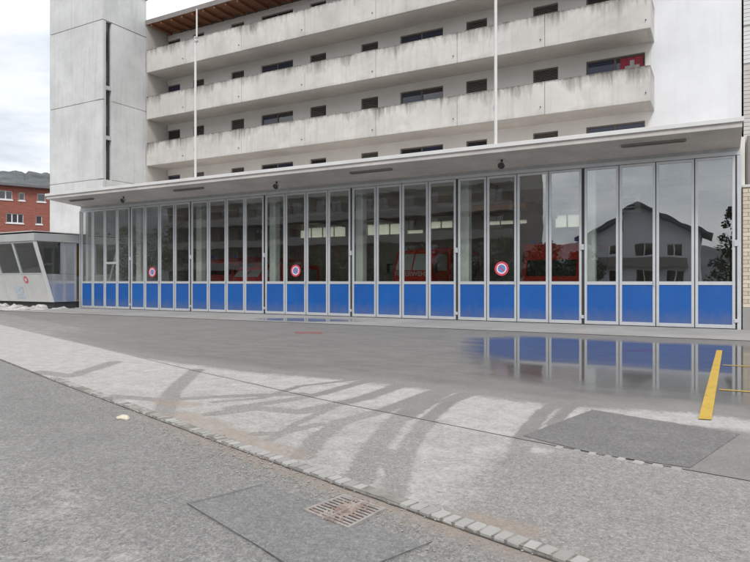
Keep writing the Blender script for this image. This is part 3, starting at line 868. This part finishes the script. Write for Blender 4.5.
mb = MB(); mb.prism([(fy(3.25)-.06, 3.255), (fy(3.25)-.06, 3.62), (20.95, 3.7), (20.95, 3.255)], 'x', KX0, KX1+.06); mb.build('roof', M['rooffelt'], gh, .02)
MB().box(KX0, KX1+.07, fy(3.25)-.09, 20.96, 3.70, 3.73).build('roof_edge', M['cap'], gh)
# posters on the front
def on_front(X, z, r, mat, name, label, rect=None):
    t_ = thing(name, label, 'sign', (X, fy(z)-.02, z))
    sl = (17.7-18.6)/(3.25-.34)
    mb = MB(); n = 24
    if rect:
        w_, h_ = rect
        P = [(X-w_/2, z-h_/2), (X+w_/2, z-h_/2), (X+w_/2, z+h_/2), (X-w_/2, z+h_/2)]
    else: P = [(X+r*math.cos(2*math.pi*i/n), z+r*math.sin(2*math.pi*i/n)) for i in range(n)]
    k = len(P)
    mb.v = [(p[0], fy(p[1])-.012, p[1]) for p in P]+[(p[0], fy(p[1])-.003, p[1]) for p in P]
    mb.f = [tuple(range(k))]+[(i, k+i, k+(i+1) % k, (i+1) % k) for i in range(k)]
    mb.build('plate', mat, t_)
    return t_
q = on_front(-29.75, 1.42, .17, M['signred'], 'emblem_sign', 'small red round emblem on the gatehouse front wall')
sgn = MB(); sgn.quad((-29.83, fy(1.34)-.015, 1.34), (-29.67, fy(1.34)-.015, 1.34), (-29.67, fy(1.50)-.015, 1.50), (-29.83, fy(1.50)-.015, 1.50)); sgn.build('centre', M['panelgrey'], q)
on_front(-30.55, .8, .3, plain('poster_blue', (.48, .55, .6), .5, .2, 6), 'poster', 'pale blue poster on the gatehouse front wall', rect=(.7, .6))
# dirty snow along the gatehouse
def snow():
    X, Y = np.meshgrid(np.linspace(-40, -27.75, 170), np.linspace(17.0, 19.95, 34), indexing='ij')
    V = []
    for a, b in zip(X.ravel(), Y.ravel()):
        e = min(1, (b-17.0)/.6)*min(1, (-27.75-a)/.35)*(.75 if a < -28.8 else .5)
        h = max(0, .10+.30*mnoise.fractal(Vector((a*1.6, b*1.6, 3)), 1, 2, 4))*e
        V.append((a, b+.12*mnoise.noise(Vector((a, 0, 1))), h-.02))
    F = [(i*34+j, (i+1)*34+j, (i+1)*34+j+1, i*34+j+1) for i in range(169) for j in range(33)]
    mb = MB(); mb.v = V; mb.f = F
    t = NT('dirty_snow'); c = t.mix(t.ramp(t.noise(3, 6, .7), .4, .65), (.62, .62, .62), (.30, .27, .24)); t.bump(t.noise(20, 4), .5, .03)
    o = mb.build('snow_bank', t.done(c, .8), smooth=True); tag(o, 'dirty snow bank heaped along the gatehouse foot', 'snow', kind='stuff')
snow()

# ================================================================ RIGHT SIDE: brick wall, tile clad building
M['brick'] = None
t = NT('beige_brick'); oi = t.n('ShaderNodeObjectInfo')
c = t.mix(oi.outputs['Random'], (.55, .47, .37), (.68, .60, .49)); c = t.mix(t.ramp(t.noise(30, 4), .5, .75, 0, .3), c, (.4, .32, .22)); t.bump(t.noise(60, 3), .3, .005)
M['brick'] = t.done(c, .85)
M['mortar'] = plain('mortar', (.40, .35, .28), .9)
bw = thing('brick_wall', 'beige brick wall at the right end of the folding doors', 'wall', (2, 20.1, 0))
MB().box(.555, 3.4, 20.0, 20.3, .0, .62).build('base', M['apron'], bw, .01)
MB().box(.562, 3.39, 20.012, 20.29, .62, 3.96).build('mortar_core', M['mortar'], bw)
def brick_mesh(w_):
    bm = bmesh.new(); bmesh.ops.create_cube(bm, size=1)
    for v in bm.verts: v.co = Vector((v.co.x*w_, v.co.y*.05, v.co.z*.098))
    bmesh.ops.bevel(bm, geom=bm.edges[:], offset=.005, segments=1, affect='EDGES')
    me = bpy.data.meshes.new('brick'); bm.to_mesh(me); bm.free(); me.materials.append(M['brick']); return me
bfull, bhalf = brick_mesh(.242), brick_mesh(.117)
for r_ in range(30):
    z = .68+r_*.1095
    xx = .56
    first = True; nbk = 0
    while nbk < 6:
        half = first and r_ % 2; w_ = .117 if half else .242
        o = bpy.data.objects.new('brick', bhalf if half else bfull); C.objects.link(o); o.parent = bw
        o.location = (xx+w_/2-2, 20.022-20.1+random.uniform(-.003, .003), z)
        xx += w_+.012; first = False; nbk += 1
MB().box(.55, 3.4, 19.98, 20.3, 3.96, 4.03).build('coping', M['cap'], bw)
tb = thing('tiled_building', 'tall pale tile clad building at the right edge', 'building', (5, 25.5, 0))
MB().box(.74, 14, 25.53, 33, 0, 17).build('wall', M['slab'], tb)
M['tile'] = plain('white_tile', (.66, .67, .67), .4, .08, 2.)
M['tilegrey'] = plain('grey_tile', (.52, .50, .48), .45, .08, 2.)
for nm, z0, z1, mt in (('tile_course', 10.4, 16.9, 'tile'), ('tile_course', .1, 9.0, 'tilegrey'), ('tile_course', 9.05, 10.3, 'tile')):
    mb = MB(); z = z0
    while z < z1-.1:
        mb.box(.735, 6, 25.48, 25.535, z, z+.125); z += .14
    tag(mb.build(nm, M[mt], tb), kind='stuff')
pier = thing('concrete_pier', 'pale concrete pier with a dark downpipe above the beige brick wall', 'pier', (.8, 21, 0))
MB().box(.66, 1.5, 20.75, 25.4, 4.03, 5.5).build('shaft', M['soffit'], pier, .01)
MB().cyl((.72, 20.66, 4.05), (.72, 20.66, 5.5), .04, n=12).build('downpipe', M['louver'], pier)

# ================================================================ VEHICLES IN THE HALL
def text_mesh(body, size, mat, parent, loc, rot):
    cu = bpy.data.curves.new('lettering', 'FONT'); cu.body = body; cu.size = size; cu.extrude = .004; cu.offset = .008; cu.align_x = 'CENTER'; cu.align_y = 'CENTER'
    tmp = bpy.data.objects.new('lettering_tmp', cu); C.objects.link(tmp)
    bpy.context.view_layer.update()
    me = bpy.data.meshes.new_from_object(tmp.evaluated_get(bpy.context.evaluated_depsgraph_get()))
    bpy.data.objects.remove(tmp); me.materials.clear(); me.materials.append(mat)
    o = bpy.data.objects.new('lettering', me); C.objects.link(o); o.parent = parent
    o.location = loc; o.rotation_euler = rot
    return o
M['beacon'] = plain('blue_beacon', (.03, .1, .6), .15)
M['lampglass'] = plain('headlamp_glass', (.7, .72, .7), .1)
M['reddark'] = plain('dark_red_paint', (.75, .04, .03), .3, .06)
def fire_engine(loc, w_, ln, h, label, ws=(1.75, 2.55), slope=.35, paint='redpaint', cab=2.0, text=None, wsmat='screen', rotz=0):
    t = thing('fire_engine', label, 'fire engine', loc, rotz, 'fire engines parked in the hall')
    t['_w'] = 0; del t['_w']
    W = w_/2; P_ = M[paint]
    def bd(mb, n, m, par=t, bev=0): return mb.build(n, m, par, bev, local=True)
    mb = MB(); mb.prism([(0, .45), (-.02, ws[0]-.05), (slope, ws[1]+.08), (slope+.18, h-.02), (cab, h), (cab, .45)], 'x', -W, W)
    body = bd(mb, 'cab', P_, t, .06)
    mb = MB(); mb.box(-W-.03, W+.03, cab+.06, ln, .55, h+.12); bd(mb, 'body', P_, t, .05)
    mb = MB(); mb.box(-W-.02, W+.02, -.12, .06, .42, .78); bd(mb, 'bumper', M['whitepaint'], t, .04)
    def sl(z): return -.02+(z-ws[0])/(ws[1]-ws[0])*slope
    for (a, b) in ((-W+.16, -.04), (.04, W-.16)):
        mb = MB(); z0, z1 = ws
        mb.prism([(sl(z0)-.035, z0), (sl(z1)-.035, z1), (sl(z1)+.03, z1), (sl(z0)+.03, z0)], 'x', a, b)
        bd(mb, 'windscreen', M[wsmat], t, .01)
    for s in (-1, 1):
        mb = MB(); xo = s*(W+.006); xi = s*(W-.03)
        mb.prism([(slope*.4+.12, ws[0]), (cab-.25, ws[0]), (cab-.25, ws[1]), (slope+.18, ws[1])], 'x', min(xo, xi), max(xo, xi))
        bd(mb, 'side_window', M[wsmat], t)
        mb = MB(); mb.cyl((s*(W-.28), -.045, .95), (s*(W-.28), .03, .95), .13, n=16); bd(mb, 'headlight', M['lampglass'])
        mb = MB(); mb.box(s*(W+.22)-.07, s*(W+.22)+.07, -.08, -.02, 1.7, 2.15); mb.box(min(s*W, s*(W+.2)), max(s*W, s*(W+.2)), -.04, -.02, 2.08, 2.12); bd(mb, 'mirror', M['dark'], t)
        mb = MB(); mb.cyl((s*(W-.3), .55, h), (s*(W-.3), .55, h+.17), .10, .08, 14); bd(mb, 'beacon', M['beacon'])
        for yy in (1.0, ln-1.4):
            mb = MB(); mb.cyl((s*(W-.26), yy, .47), (s*(W+.02), yy, .47), .46, n=24); wh = bd(mb, 'wheel', M['tyre'])
            mb = MB(); mb.cyl((s*(W+.015), yy, .47), (s*(W+.035), yy, .47), .25, n=18); o = mb.build('rim', M['steel'], wh, local=True)
        mb = MB()
        mb.box(min(s*(W+.03), s*(W+.045)), max(s*(W+.03), s*(W+.045)), cab+.3, ln-.3, 1.3, h-.1); bd(mb, 'shutter', M['steel'])
    mb = MB(); mb.box(-W+.3, W-.3, -.035, -.0, 1.02, 1.25); bd(mb, 'grille', M['dark'])
    if text: text_mesh(text, .30, M['whitepaint'], t, (0, -.055, ws[0]-.17), (R(90), 0, 0))
    return t
fire_engine((-12.2, 25.4, .014), 1.95, 6.2, 2.80, 'red fire engine with pale windscreen and white lettering behind the middle doors', ws=(1.83, 2.58), text='FEUERWEHR')
fire_engine((-5.95, 25.2, .014), 2.3, 7, 2.9, 'large red fire engine with a dark windscreen behind the doors right of centre', ws=(1.55, 2.2), wsmat='winglass', slope=.25)
fire_engine((-21.0, 24.3, .014), 1.85, 5.2, 2.1, 'low red fire van with a white windscreen in the third bay', ws=(1.55, 1.98), slope=.5, cab=1.7)
fire_engine((-24.2, 25.6, .014), 2.3, 6.5, 2.6, 'dark red fire engine parked deep behind the left doors', ws=(1.7, 2.3), paint='reddark', wsmat='winglass')

# ================================================================ DRAIN, STONES, GRAVEL
M['iron'] = None
t = NT('rusty_cast_iron'); c = t.mix(t.ramp(t.noise(14, 5, .7), .4, .65), (.34, .28, .25), (.16, .10, .075)); t.bump(t.noise(50, 3), .4, .005); M['iron'] = t.done(c, .7)
M['ironlight'] = None
t = NT('worn_cast_iron'); c = t.mix(t.ramp(t.noise(12, 5, .7), .45, .7), (.33, .305, .285), (.17, .12, .095)); t.bump(t.noise(50, 3), .3, .004); M['ironlight'] = t.done(c, .6)
q = [Vector(gpt(*p, -.012)) for p in [(303,505), (344,494), (386,508), (348,523)]]
cen = sum(q, Vector((0, 0)))/4
dg = thing('drain_grate', 'rusty slotted drain grate in the gutter of the road', 'drain grate', (cen.x, cen.y, -.04))
def gp(u, v, z): 
    p = q[0].lerp(q[1], u).lerp(q[3].lerp(q[2], u), v); return (p.x, p.y, z)
mb = MB(); n_ = .05
QZ = [-.049+.032*(1-float(smooth(float(KERB(p.x))-p.y, 0, .36))) for p in q]
def road_z(u, v): return (QZ[0]*(1-u)+QZ[1]*u)*(1-v)+(QZ[3]*(1-u)+QZ[2]*u)*v
def gbar(u0, u1, v0, v1, dz=.014):
    m = MB(); UV = [(u0, v0), (u1, v0), (u1, v1), (u0, v1)]; P4 = [gp(a_, b_, 0) for a_, b_ in UV]
    m.v = [(p[0], p[1], -.09) for p in P4]+[(p[0], p[1], road_z(*c_)+dz) for p, c_ in zip(P4, UV)]
    m.f = [(3,2,1,0),(4,5,6,7),(0,1,5,4),(1,2,6,5),(2,3,7,6),(3,0,4,7)]
    return m
fr_ = MB()
for a in (gbar(0, 1, 0, .045), gbar(0, 1, .955, 1), gbar(0, .06, .045, .955), gbar(.94, 1, .045, .955), gbar(.06, .94, .475, .525)):
    k = len(fr_.v); fr_.v += a.v; fr_.f += [tuple(i+k for i in f) for f in a.f]
fr_.build('frame', M['ironlight'], dg, .003)
for fv in ((.045, .475), (.525, .955)):
    for k in range(9):
        u0 = .06+.88*(k+.45)/9.0
        gbar(u0, u0+.05, fv[0], fv[1], .011).build('bar', M['ironlight'] if (k % 3) else M['iron'], dg, .002)
gbar(.03, .97, .03, .97, .0055).build('pit_shade', M['gap'], dg)
# hole in the sheets is not needed: the pit is a black block painting its shade, under the silt
def pebbles(name, pts, smin, smax, mat, label):
    mb = MB()
    for (px_, py_, zz) in pts:
        s = random.uniform(smin, smax); k = len(mb.v)
        pv = [(0,0,1),(1,0,0),(0,1,0),(-1,0,0),(0,-1,0),(0,0,-1)]
        a = random.uniform(0, 6.3)
        for (a_, b_, c_) in pv:
            j = random.uniform(.65, 1.25)
            mb.v.append((px_+s*j*(a_*math.cos(a)-b_*math.sin(a)), py_+s*j*(a_*math.sin(a)+b_*math.cos(a)), zz+s*.35+s*.6*j*c_))
        for f in ((0,1,2),(0,2,3),(0,3,4),(0,4,1),(5,2,1),(5,3,2),(5,4,3),(5,1,4)): mb.f.append(tuple(k+i for i in f))
    return tag(mb.build(name, mat), label, 'gravel', kind='stuff')
M['pebble'] = plain('pebbles', (.34, .315, .28), .85, .35, 40)
pts = []
for _ in range(900):
    xx = random.choice([random.uniform(-9, 2), random.gauss(-3.2, .7)])
    rd_ = abs(random.gauss(.02, .17)); yy = float(KERB(xx))-rd_; pts.append((xx, yy, -.046+.032*(1-float(smooth(rd_, 0, .36)))))
for _ in range(160):
    xx = random.uniform(-7, 1.5); yy = float(KERB(xx))+abs(random.gauss(.1, .5)); pts.append((xx, yy, .0))
for _ in range(130):
    xx = random.uniform(-6, 1.0); yy = float(KERB(xx))-random.uniform(.1, 2.2); pts.append((xx, yy, -.045))
pebbles('gravel', pts, .003, .0095, M['pebble'], 'loose grit scattered along the gutter')
silt = []
for _ in range(520):
    u, v = random.gauss(.55, .25), random.gauss(.5, .11)
    if 0 < u < 1.1 and .2 < v < .9: 
        g = gp(u, v, 0); silt.append((g[0], g[1], road_z(u, v)+.006))
pebbles('silt', silt, .005, .012, M['iron'], 'rust brown silt caught on the drain grate')
st_ = gpt(124, 418.5, -.04)
bm = bmesh.new(); bmesh.ops.create_icosphere(bm, subdivisions=3, radius=1)
for v in bm.verts:
    n0 = mnoise.noise(v.co*1.3+Vector((4, 2, 1)))*.3
    v.co = Vector((v.co.x*.085*(1+n0), v.co.y*.055*(1+n0), max(-.01, v.co.z*.032*(1+n0))))
me = bpy.data.meshes.new('stone'); bm.to_mesh(me); bm.free(); M['stone'] = plain('pale_stone', (.62, .56, .44), .8, .15, 20, bump=.3); me.materials.append(M['stone'])
o = bpy.data.objects.new('stone', me); C.objects.link(o); o.location = (st_[0], st_[1], -.036); tag(o, 'pale flat stone lying in the gutter', 'stone')

# ================================================================ FAR LEFT: red brick house, hills
M['redbrick'] = None
t = NT('red_brick')
br = t.n('ShaderNodeTexBrick'); br.inputs['Scale'].default_value = 1.; br.inputs['Brick Width'].default_value = .5; br.inputs['Row Height'].default_value = .16; br.inputs['Mortar Size'].default_value = .012
br.inputs['Color1'].default_value = (.33, .095, .065, 1); br.inputs['Color2'].default_value = (.25, .07, .05, 1); br.inputs['Mortar'].default_value = (.33, .2, .16, 1)
mp_ = t.n('ShaderNodeMapping'); mp_.inputs['Rotation'].default_value = (R(90), 0, 0)
tcn = t.n('ShaderNodeTexCoord'); t.l(tcn.outputs['Object'], mp_.inputs['Vector']); t.l(mp_.outputs['Vector'], br.inputs['Vector'])
M['redbrick'] = t.done(br.outputs['Color'], .85)
rb = thing('brick_house', 'red brick house with white framed windows behind the gatehouse', 'house', (-78.5, 47.9, 0), math.atan2(.9164, .4004))
rh = [(-2.75, -1.3, 11.75, 12.85), (-.55, .1, 11.75, 12.75), (1.55, 2.5, 11.75, 12.8), (-1.95, -.05, 8.8, 10.0), (1.4, 2.1, 8.8, 9.9), (-6.2, -4.3, 11.75, 12.85), (-6.2, -4.3, 8.8, 10.0)]
MB().wall(-16, 7, 0, 13.45, 0, .35, rh).build('wall', M['redbrick'], rb, local=True)
MB().box(-16, 7, .36, 11, 0, 13.4).build('core_wall', M['redbrick'], rb, local=True)
MB().box(-16.6, 7.6, -.75, 11.6, 13.45, 13.75).build('roof', plain('roof_edge_grey', (.16, .15, .155), .7), rb, local=True)
for (a, b, z0, z1) in rh:
    mb = MB(); n = 3 if b-a > 1.7 else (2 if b-a > 1 else 1)
    mb.box(a, b, .12, .2, z0, z0+.08); mb.box(a, b, .12, .2, z1-.08, z1)
    for k in range(n+1):
        xx = a+(b-a)*k/n; mb.box(max(a, xx-.06), min(b, xx+.06), .12, .2, z0+.08, z1-.08)
    wf = mb.build('window', M['whitepaint'], rb, local=True)
    MB().box(a+.03, b-.03, .15, .17, z0+.03, z1-.03).build('pane', M['winglass'], wf, local=True)
    MB().box(a-.1, b+.1, -.09, .119, z0-.16, z0-.003).build('sill', M['whitepaint'], wf, local=True)
MB().cyl((-3.25, -.12, 0), (-3.25, -.12, 13.4), .1, n=10).build('downpipe', M['whitepaint'], rb, local=True)

def hill():
    V, F = [], []; n = 1600
    for i in range(n+1):
        a = 2*math.pi*i/n
        d = Vector((math.cos(a), math.sin(a), 0))
        side_ = max(0., min(1., (-d.x-.62)/.2))
        base = .42 + .86*side_ + .22*mnoise.fractal(d*1.7+Vector((3.1, .7, 0)), 1, 2, 4)
        for j, (r, h) in enumerate(((620, 0), (700, 45), (780, 82), (860, 104), (950, 112), (1150, 60))):
            nz = 2.2*mnoise.noise(Vector((d.x*90, d.y*90, j*.4)))+1.6*mnoise.noise(Vector((d.x*330, d.y*330, j))) if j > 0 else 0
            V.append((d.x*r, d.y*r, max(-.2, h*base+nz+(2.2*mnoise.noise(Vector((d.x*420, d.y*420, 9)))if j > 2 else 0))))
    for i in range(n):
        for j in range(5): F.append((i*6+j, (i+1)*6+j, (i+1)*6+j+1, i*6+j+1))
    mb = MB(); mb.v = V; mb.f = F
    t = NT('forest_hill'); c = t.mix(t.ramp(t.noise(.03, 6, .7), .38, .62), (.10, .11, .115), (.18, .19, .195))
    t.bump(t.noise(.12, 5, .8), .8, 4.)
    tag(mb.build('hills', t.done(c, .95, spec=.1), smooth=False), kind='structure')
hill()

# ================================================================ ACROSS THE STREET (seen mirrored in the panes)
M['oppwall'] = plain('brown_render', (.13, .115, .105), .85, .15, .3)
M['oppband'] = plain('balcony_band', (.24, .225, .215), .8, .1, .5)
op = thing('apartment_house', 'long brown apartment house with pale balcony bands, mirrored in the middle panes', 'apartment building', (-42, -21, 0), R(180))
# local x runs towards -X in the world; local -y faces the station
oh = []
for st in range(7):
    for k in range(15):
        xx = -22.4+k*3.05; oh.append((xx, xx+1.5, 1+2.8*st, 2.4+2.8*st))
MB().wall(-24, 24, 0, 20.2, 0, .4, oh).build('wall', M['oppwall'], op, local=True)
MB().box(-24, 24, .41, 12, 0, 20.1).build('core_wall', M['oppwall'], op, local=True)
MB().box(-24.5, 24.5, -.8, 12.4, 20.2, 20.6).build('roof', M['dark'], op, local=True)
for (a, b, z0, z1) in oh:
    mb = MB(); mb.box(a, b, .15, .22, z0, z0+.08); mb.box(a, b, .15, .22, z1-.08, z1); mb.box(a, a+.08, .15, .22, z0+.08, z1-.08); mb.box(b-.08, b, .15, .22, z0+.08, z1-.08); mb.box((a+b)/2-.04, (a+b)/2+.04, .15, .22, z0+.08, z1-.08)
    wf = mb.build('window', M['frame'], op, local=True)
    MB().box(a+.05, b-.05, .18, .19, z0+.05, z1-.05).build('pane', M['winglass'], wf, local=True)
for st in range(1, 7): MB().box(-23.5, 23.5, -1.3, -.02, 2.8*st-.1, 2.8*st+.85).build('balcony', M['oppband'], op, local=True)

M['housewall'] = plain('pale_render', (.72, .74, .78), .85, .06, .5)
M['rooftile'] = plain('dark_roof_tile', (.10, .105, .12), .8, .2, 2)
hs = thing('gabled_house', 'pale gabled house with a dark wide roof, mirrored in the right door panes', 'house', (-7.6, -35, 0), R(180))
hh = [(-4.6, -3.0, 4.2, 5.6), (-1.6, .4, 4.2, 5.6), (1.8, 4.2, 4.2, 5.6), (-4.6, -3.0, 1.2, 2.7), (-1.6, .4, 1.2, 2.7), (1.8, 4.2, 1.2, 2.7)]
MB().wall(-6, 6, 0, 6.6, 0, .35, hh).build('wall', M['housewall'], hs, local=True)
mb = MB(); mb.prism([(-6, 6.6), (6, 6.6), (0, 9.7)], 'y', 0, .35); mb.build('gable', M['housewall'], hs, local=True)
MB().box(-6, 6, .36, 11, 0, 6.6).build('core_wall', M['housewall'], hs, local=True)
mb = MB(); mb.prism([(-7.3, 5.95), (0, 9.72), (7.3, 5.95), (7.3, 6.3), (0, 10.15), (-7.3, 6.3)], 'y', -1.2, 12); mb.build('roof', M['rooftile'], hs, local=True)
mb = MB(); mb.box(-5.2, 5.2, -1.1, -.02, 3.0, 3.15); mb.box(-5.2, 5.2, -1.1, -1.02, 3.15, 4.05); mb.build('balcony', M['oppband'], hs, local=True)
for (a, b, z0, z1) in hh+[(1.4, 2.6, 7.0, 8.1)]:
    y_ = .1 if z0 < 6.6 else -.06
    mb = MB(); mb.box(a, b, y_, y_+.05, z0, z0+.1); mb.box(a, b, y_, y_+.05, z1-.1, z1); mb.box(a, a+.1, y_, y_+.05, z0+.1, z1-.1); mb.box(b-.1, b, y_, y_+.05, z0+.1, z1-.1); mb.box((a+b)/2-.05, (a+b)/2+.05, y_, y_+.05, z0+.1, z1-.1)
    wf = mb.build('window', M['whitepaint'], hs, local=True)
    MB().box(a+.05, b-.05, y_+.02, y_+.03, z0+.05, z1-.05).build('pane', M['winglass'], wf, local=True)

# trees across the street
t = NT('dark_foliage'); oi = t.n('ShaderNodeNewGeometry')
c = t.mix(oi.outputs['Random Per Island'], (.022, .035, .018), (.07, .095, .045)); M['leaf'] = t.done(c, .7, spec=.25)
M['bark'] = plain('bark', (.09, .07, .055), .9, .2, 6)
def tree_mesh(h, rad, conifer, seed):
    rnd = random.Random(seed)
    cr_, tr_ = MB(), MB()
    tr_.cyl((0, 0, -.1), (0, 0, h*.55), .18 if conifer else .14, .07, 8)
    for i in range(6):
        a = rnd.uniform(0, 6.3); z = h*rnd.uniform(.25, .5); tr_.cyl((0, 0, z), (math.cos(a)*rad*.6, math.sin(a)*rad*.6, z+h*.2), .05, .02, 5)
    clumps = []
    for i in range(46):
        if conifer:
            f = rnd.uniform(.08, 1); rr = rad*(1-f)*.9+.1; a = rnd.uniform(0, 6.3); clumps.append((math.cos(a)*rr*.8, math.sin(a)*rr*.8, h*(.1+.9*f), .55*(1-f)+.25))
        else:
            a = rnd.uniform(0, 6.3); b = rnd.uniform(-1, 1); rr = rad*rnd.uniform(.45, .85)
            clumps.append((math.cos(a)*rr*math.sqrt(1-b*b), math.sin(a)*rr*math.sqrt(1-b*b), h*.58+b*h*.36, rad*.33))
    for (x_, y_, z_, s_) in clumps:
        for _ in range(52):
            v = Vector((rnd.gauss(0, 1), rnd.gauss(0, 1), rnd.gauss(0, 1))).normalized()*s_*rnd.uniform(.5, 1.1)
            ce = Vector((x_, y_, max(.15, z_+v.z*.8)))+Vector((v.x, v.y, 0))
            a = Vector((rnd.gauss(0, 1), rnd.gauss(0, 1), rnd.gauss(0, 1))).normalized(); b = a.orthogonal().normalized(); a = a*.13; b = b*.09
            cr_.quad(tuple(ce-a), tuple(ce+b), tuple(ce+a), tuple(ce-b))
    return cr_, tr_
protos = {}
def tree(x, y, h, rad, conifer, label, group=None):
    key = (h, rad, conifer)
    t = thing('conifer' if conifer else 'bushy_tree', label, 'tree', (x, y, -.05), random.uniform(0, 6.3), group)
    if key not in protos:
        c_, r_ = tree_mesh(h, rad, conifer, len(protos)+3)
        protos[key] = (c_.build('crown', M['leaf'], t, local=True), r_.build('trunk', M['bark'], t, local=True))
    else:
        for o in protos[key]:
            d = o.copy(); C.objects.link(d); d.parent = t
for i, xx in enumerate((-13, -17.2, -20.6, -24.5, -28.4, -32, -36.5, -41)):
    tree(xx, -13.5+random.uniform(-1, 1), (4.6, 5.2, 4.0)[i % 3], (2.1, 2.3, 1.9)[i % 3], False, ['first','second','third','fourth','fifth','sixth','seventh','eighth'][i]+' bushy tree from the right, in the row mirrored in the panes', 'row of bushy trees across the street')
for i, xx in enumerate((-63, -68.5, -74, -80)):
    tree(xx, -20+random.uniform(-1, 1), (9.4, 8.6)[i % 2], (3.0, 2.8)[i % 2], False, 'tall bushy tree '+('nearest to', 'second from', 'third from', 'farthest from')[i]+' the brown house, mirrored in the far left panes', 'tall trees beside the brown house')
tree(1.0, -21, 7.6, 1.9, True, 'dark conifer right of the gabled house, mirrored in the last right pane')
tree(-12.3, -24, 4.4, 1.8, False, 'bushy tree left of the gabled house, mirrored in the sixth bay')
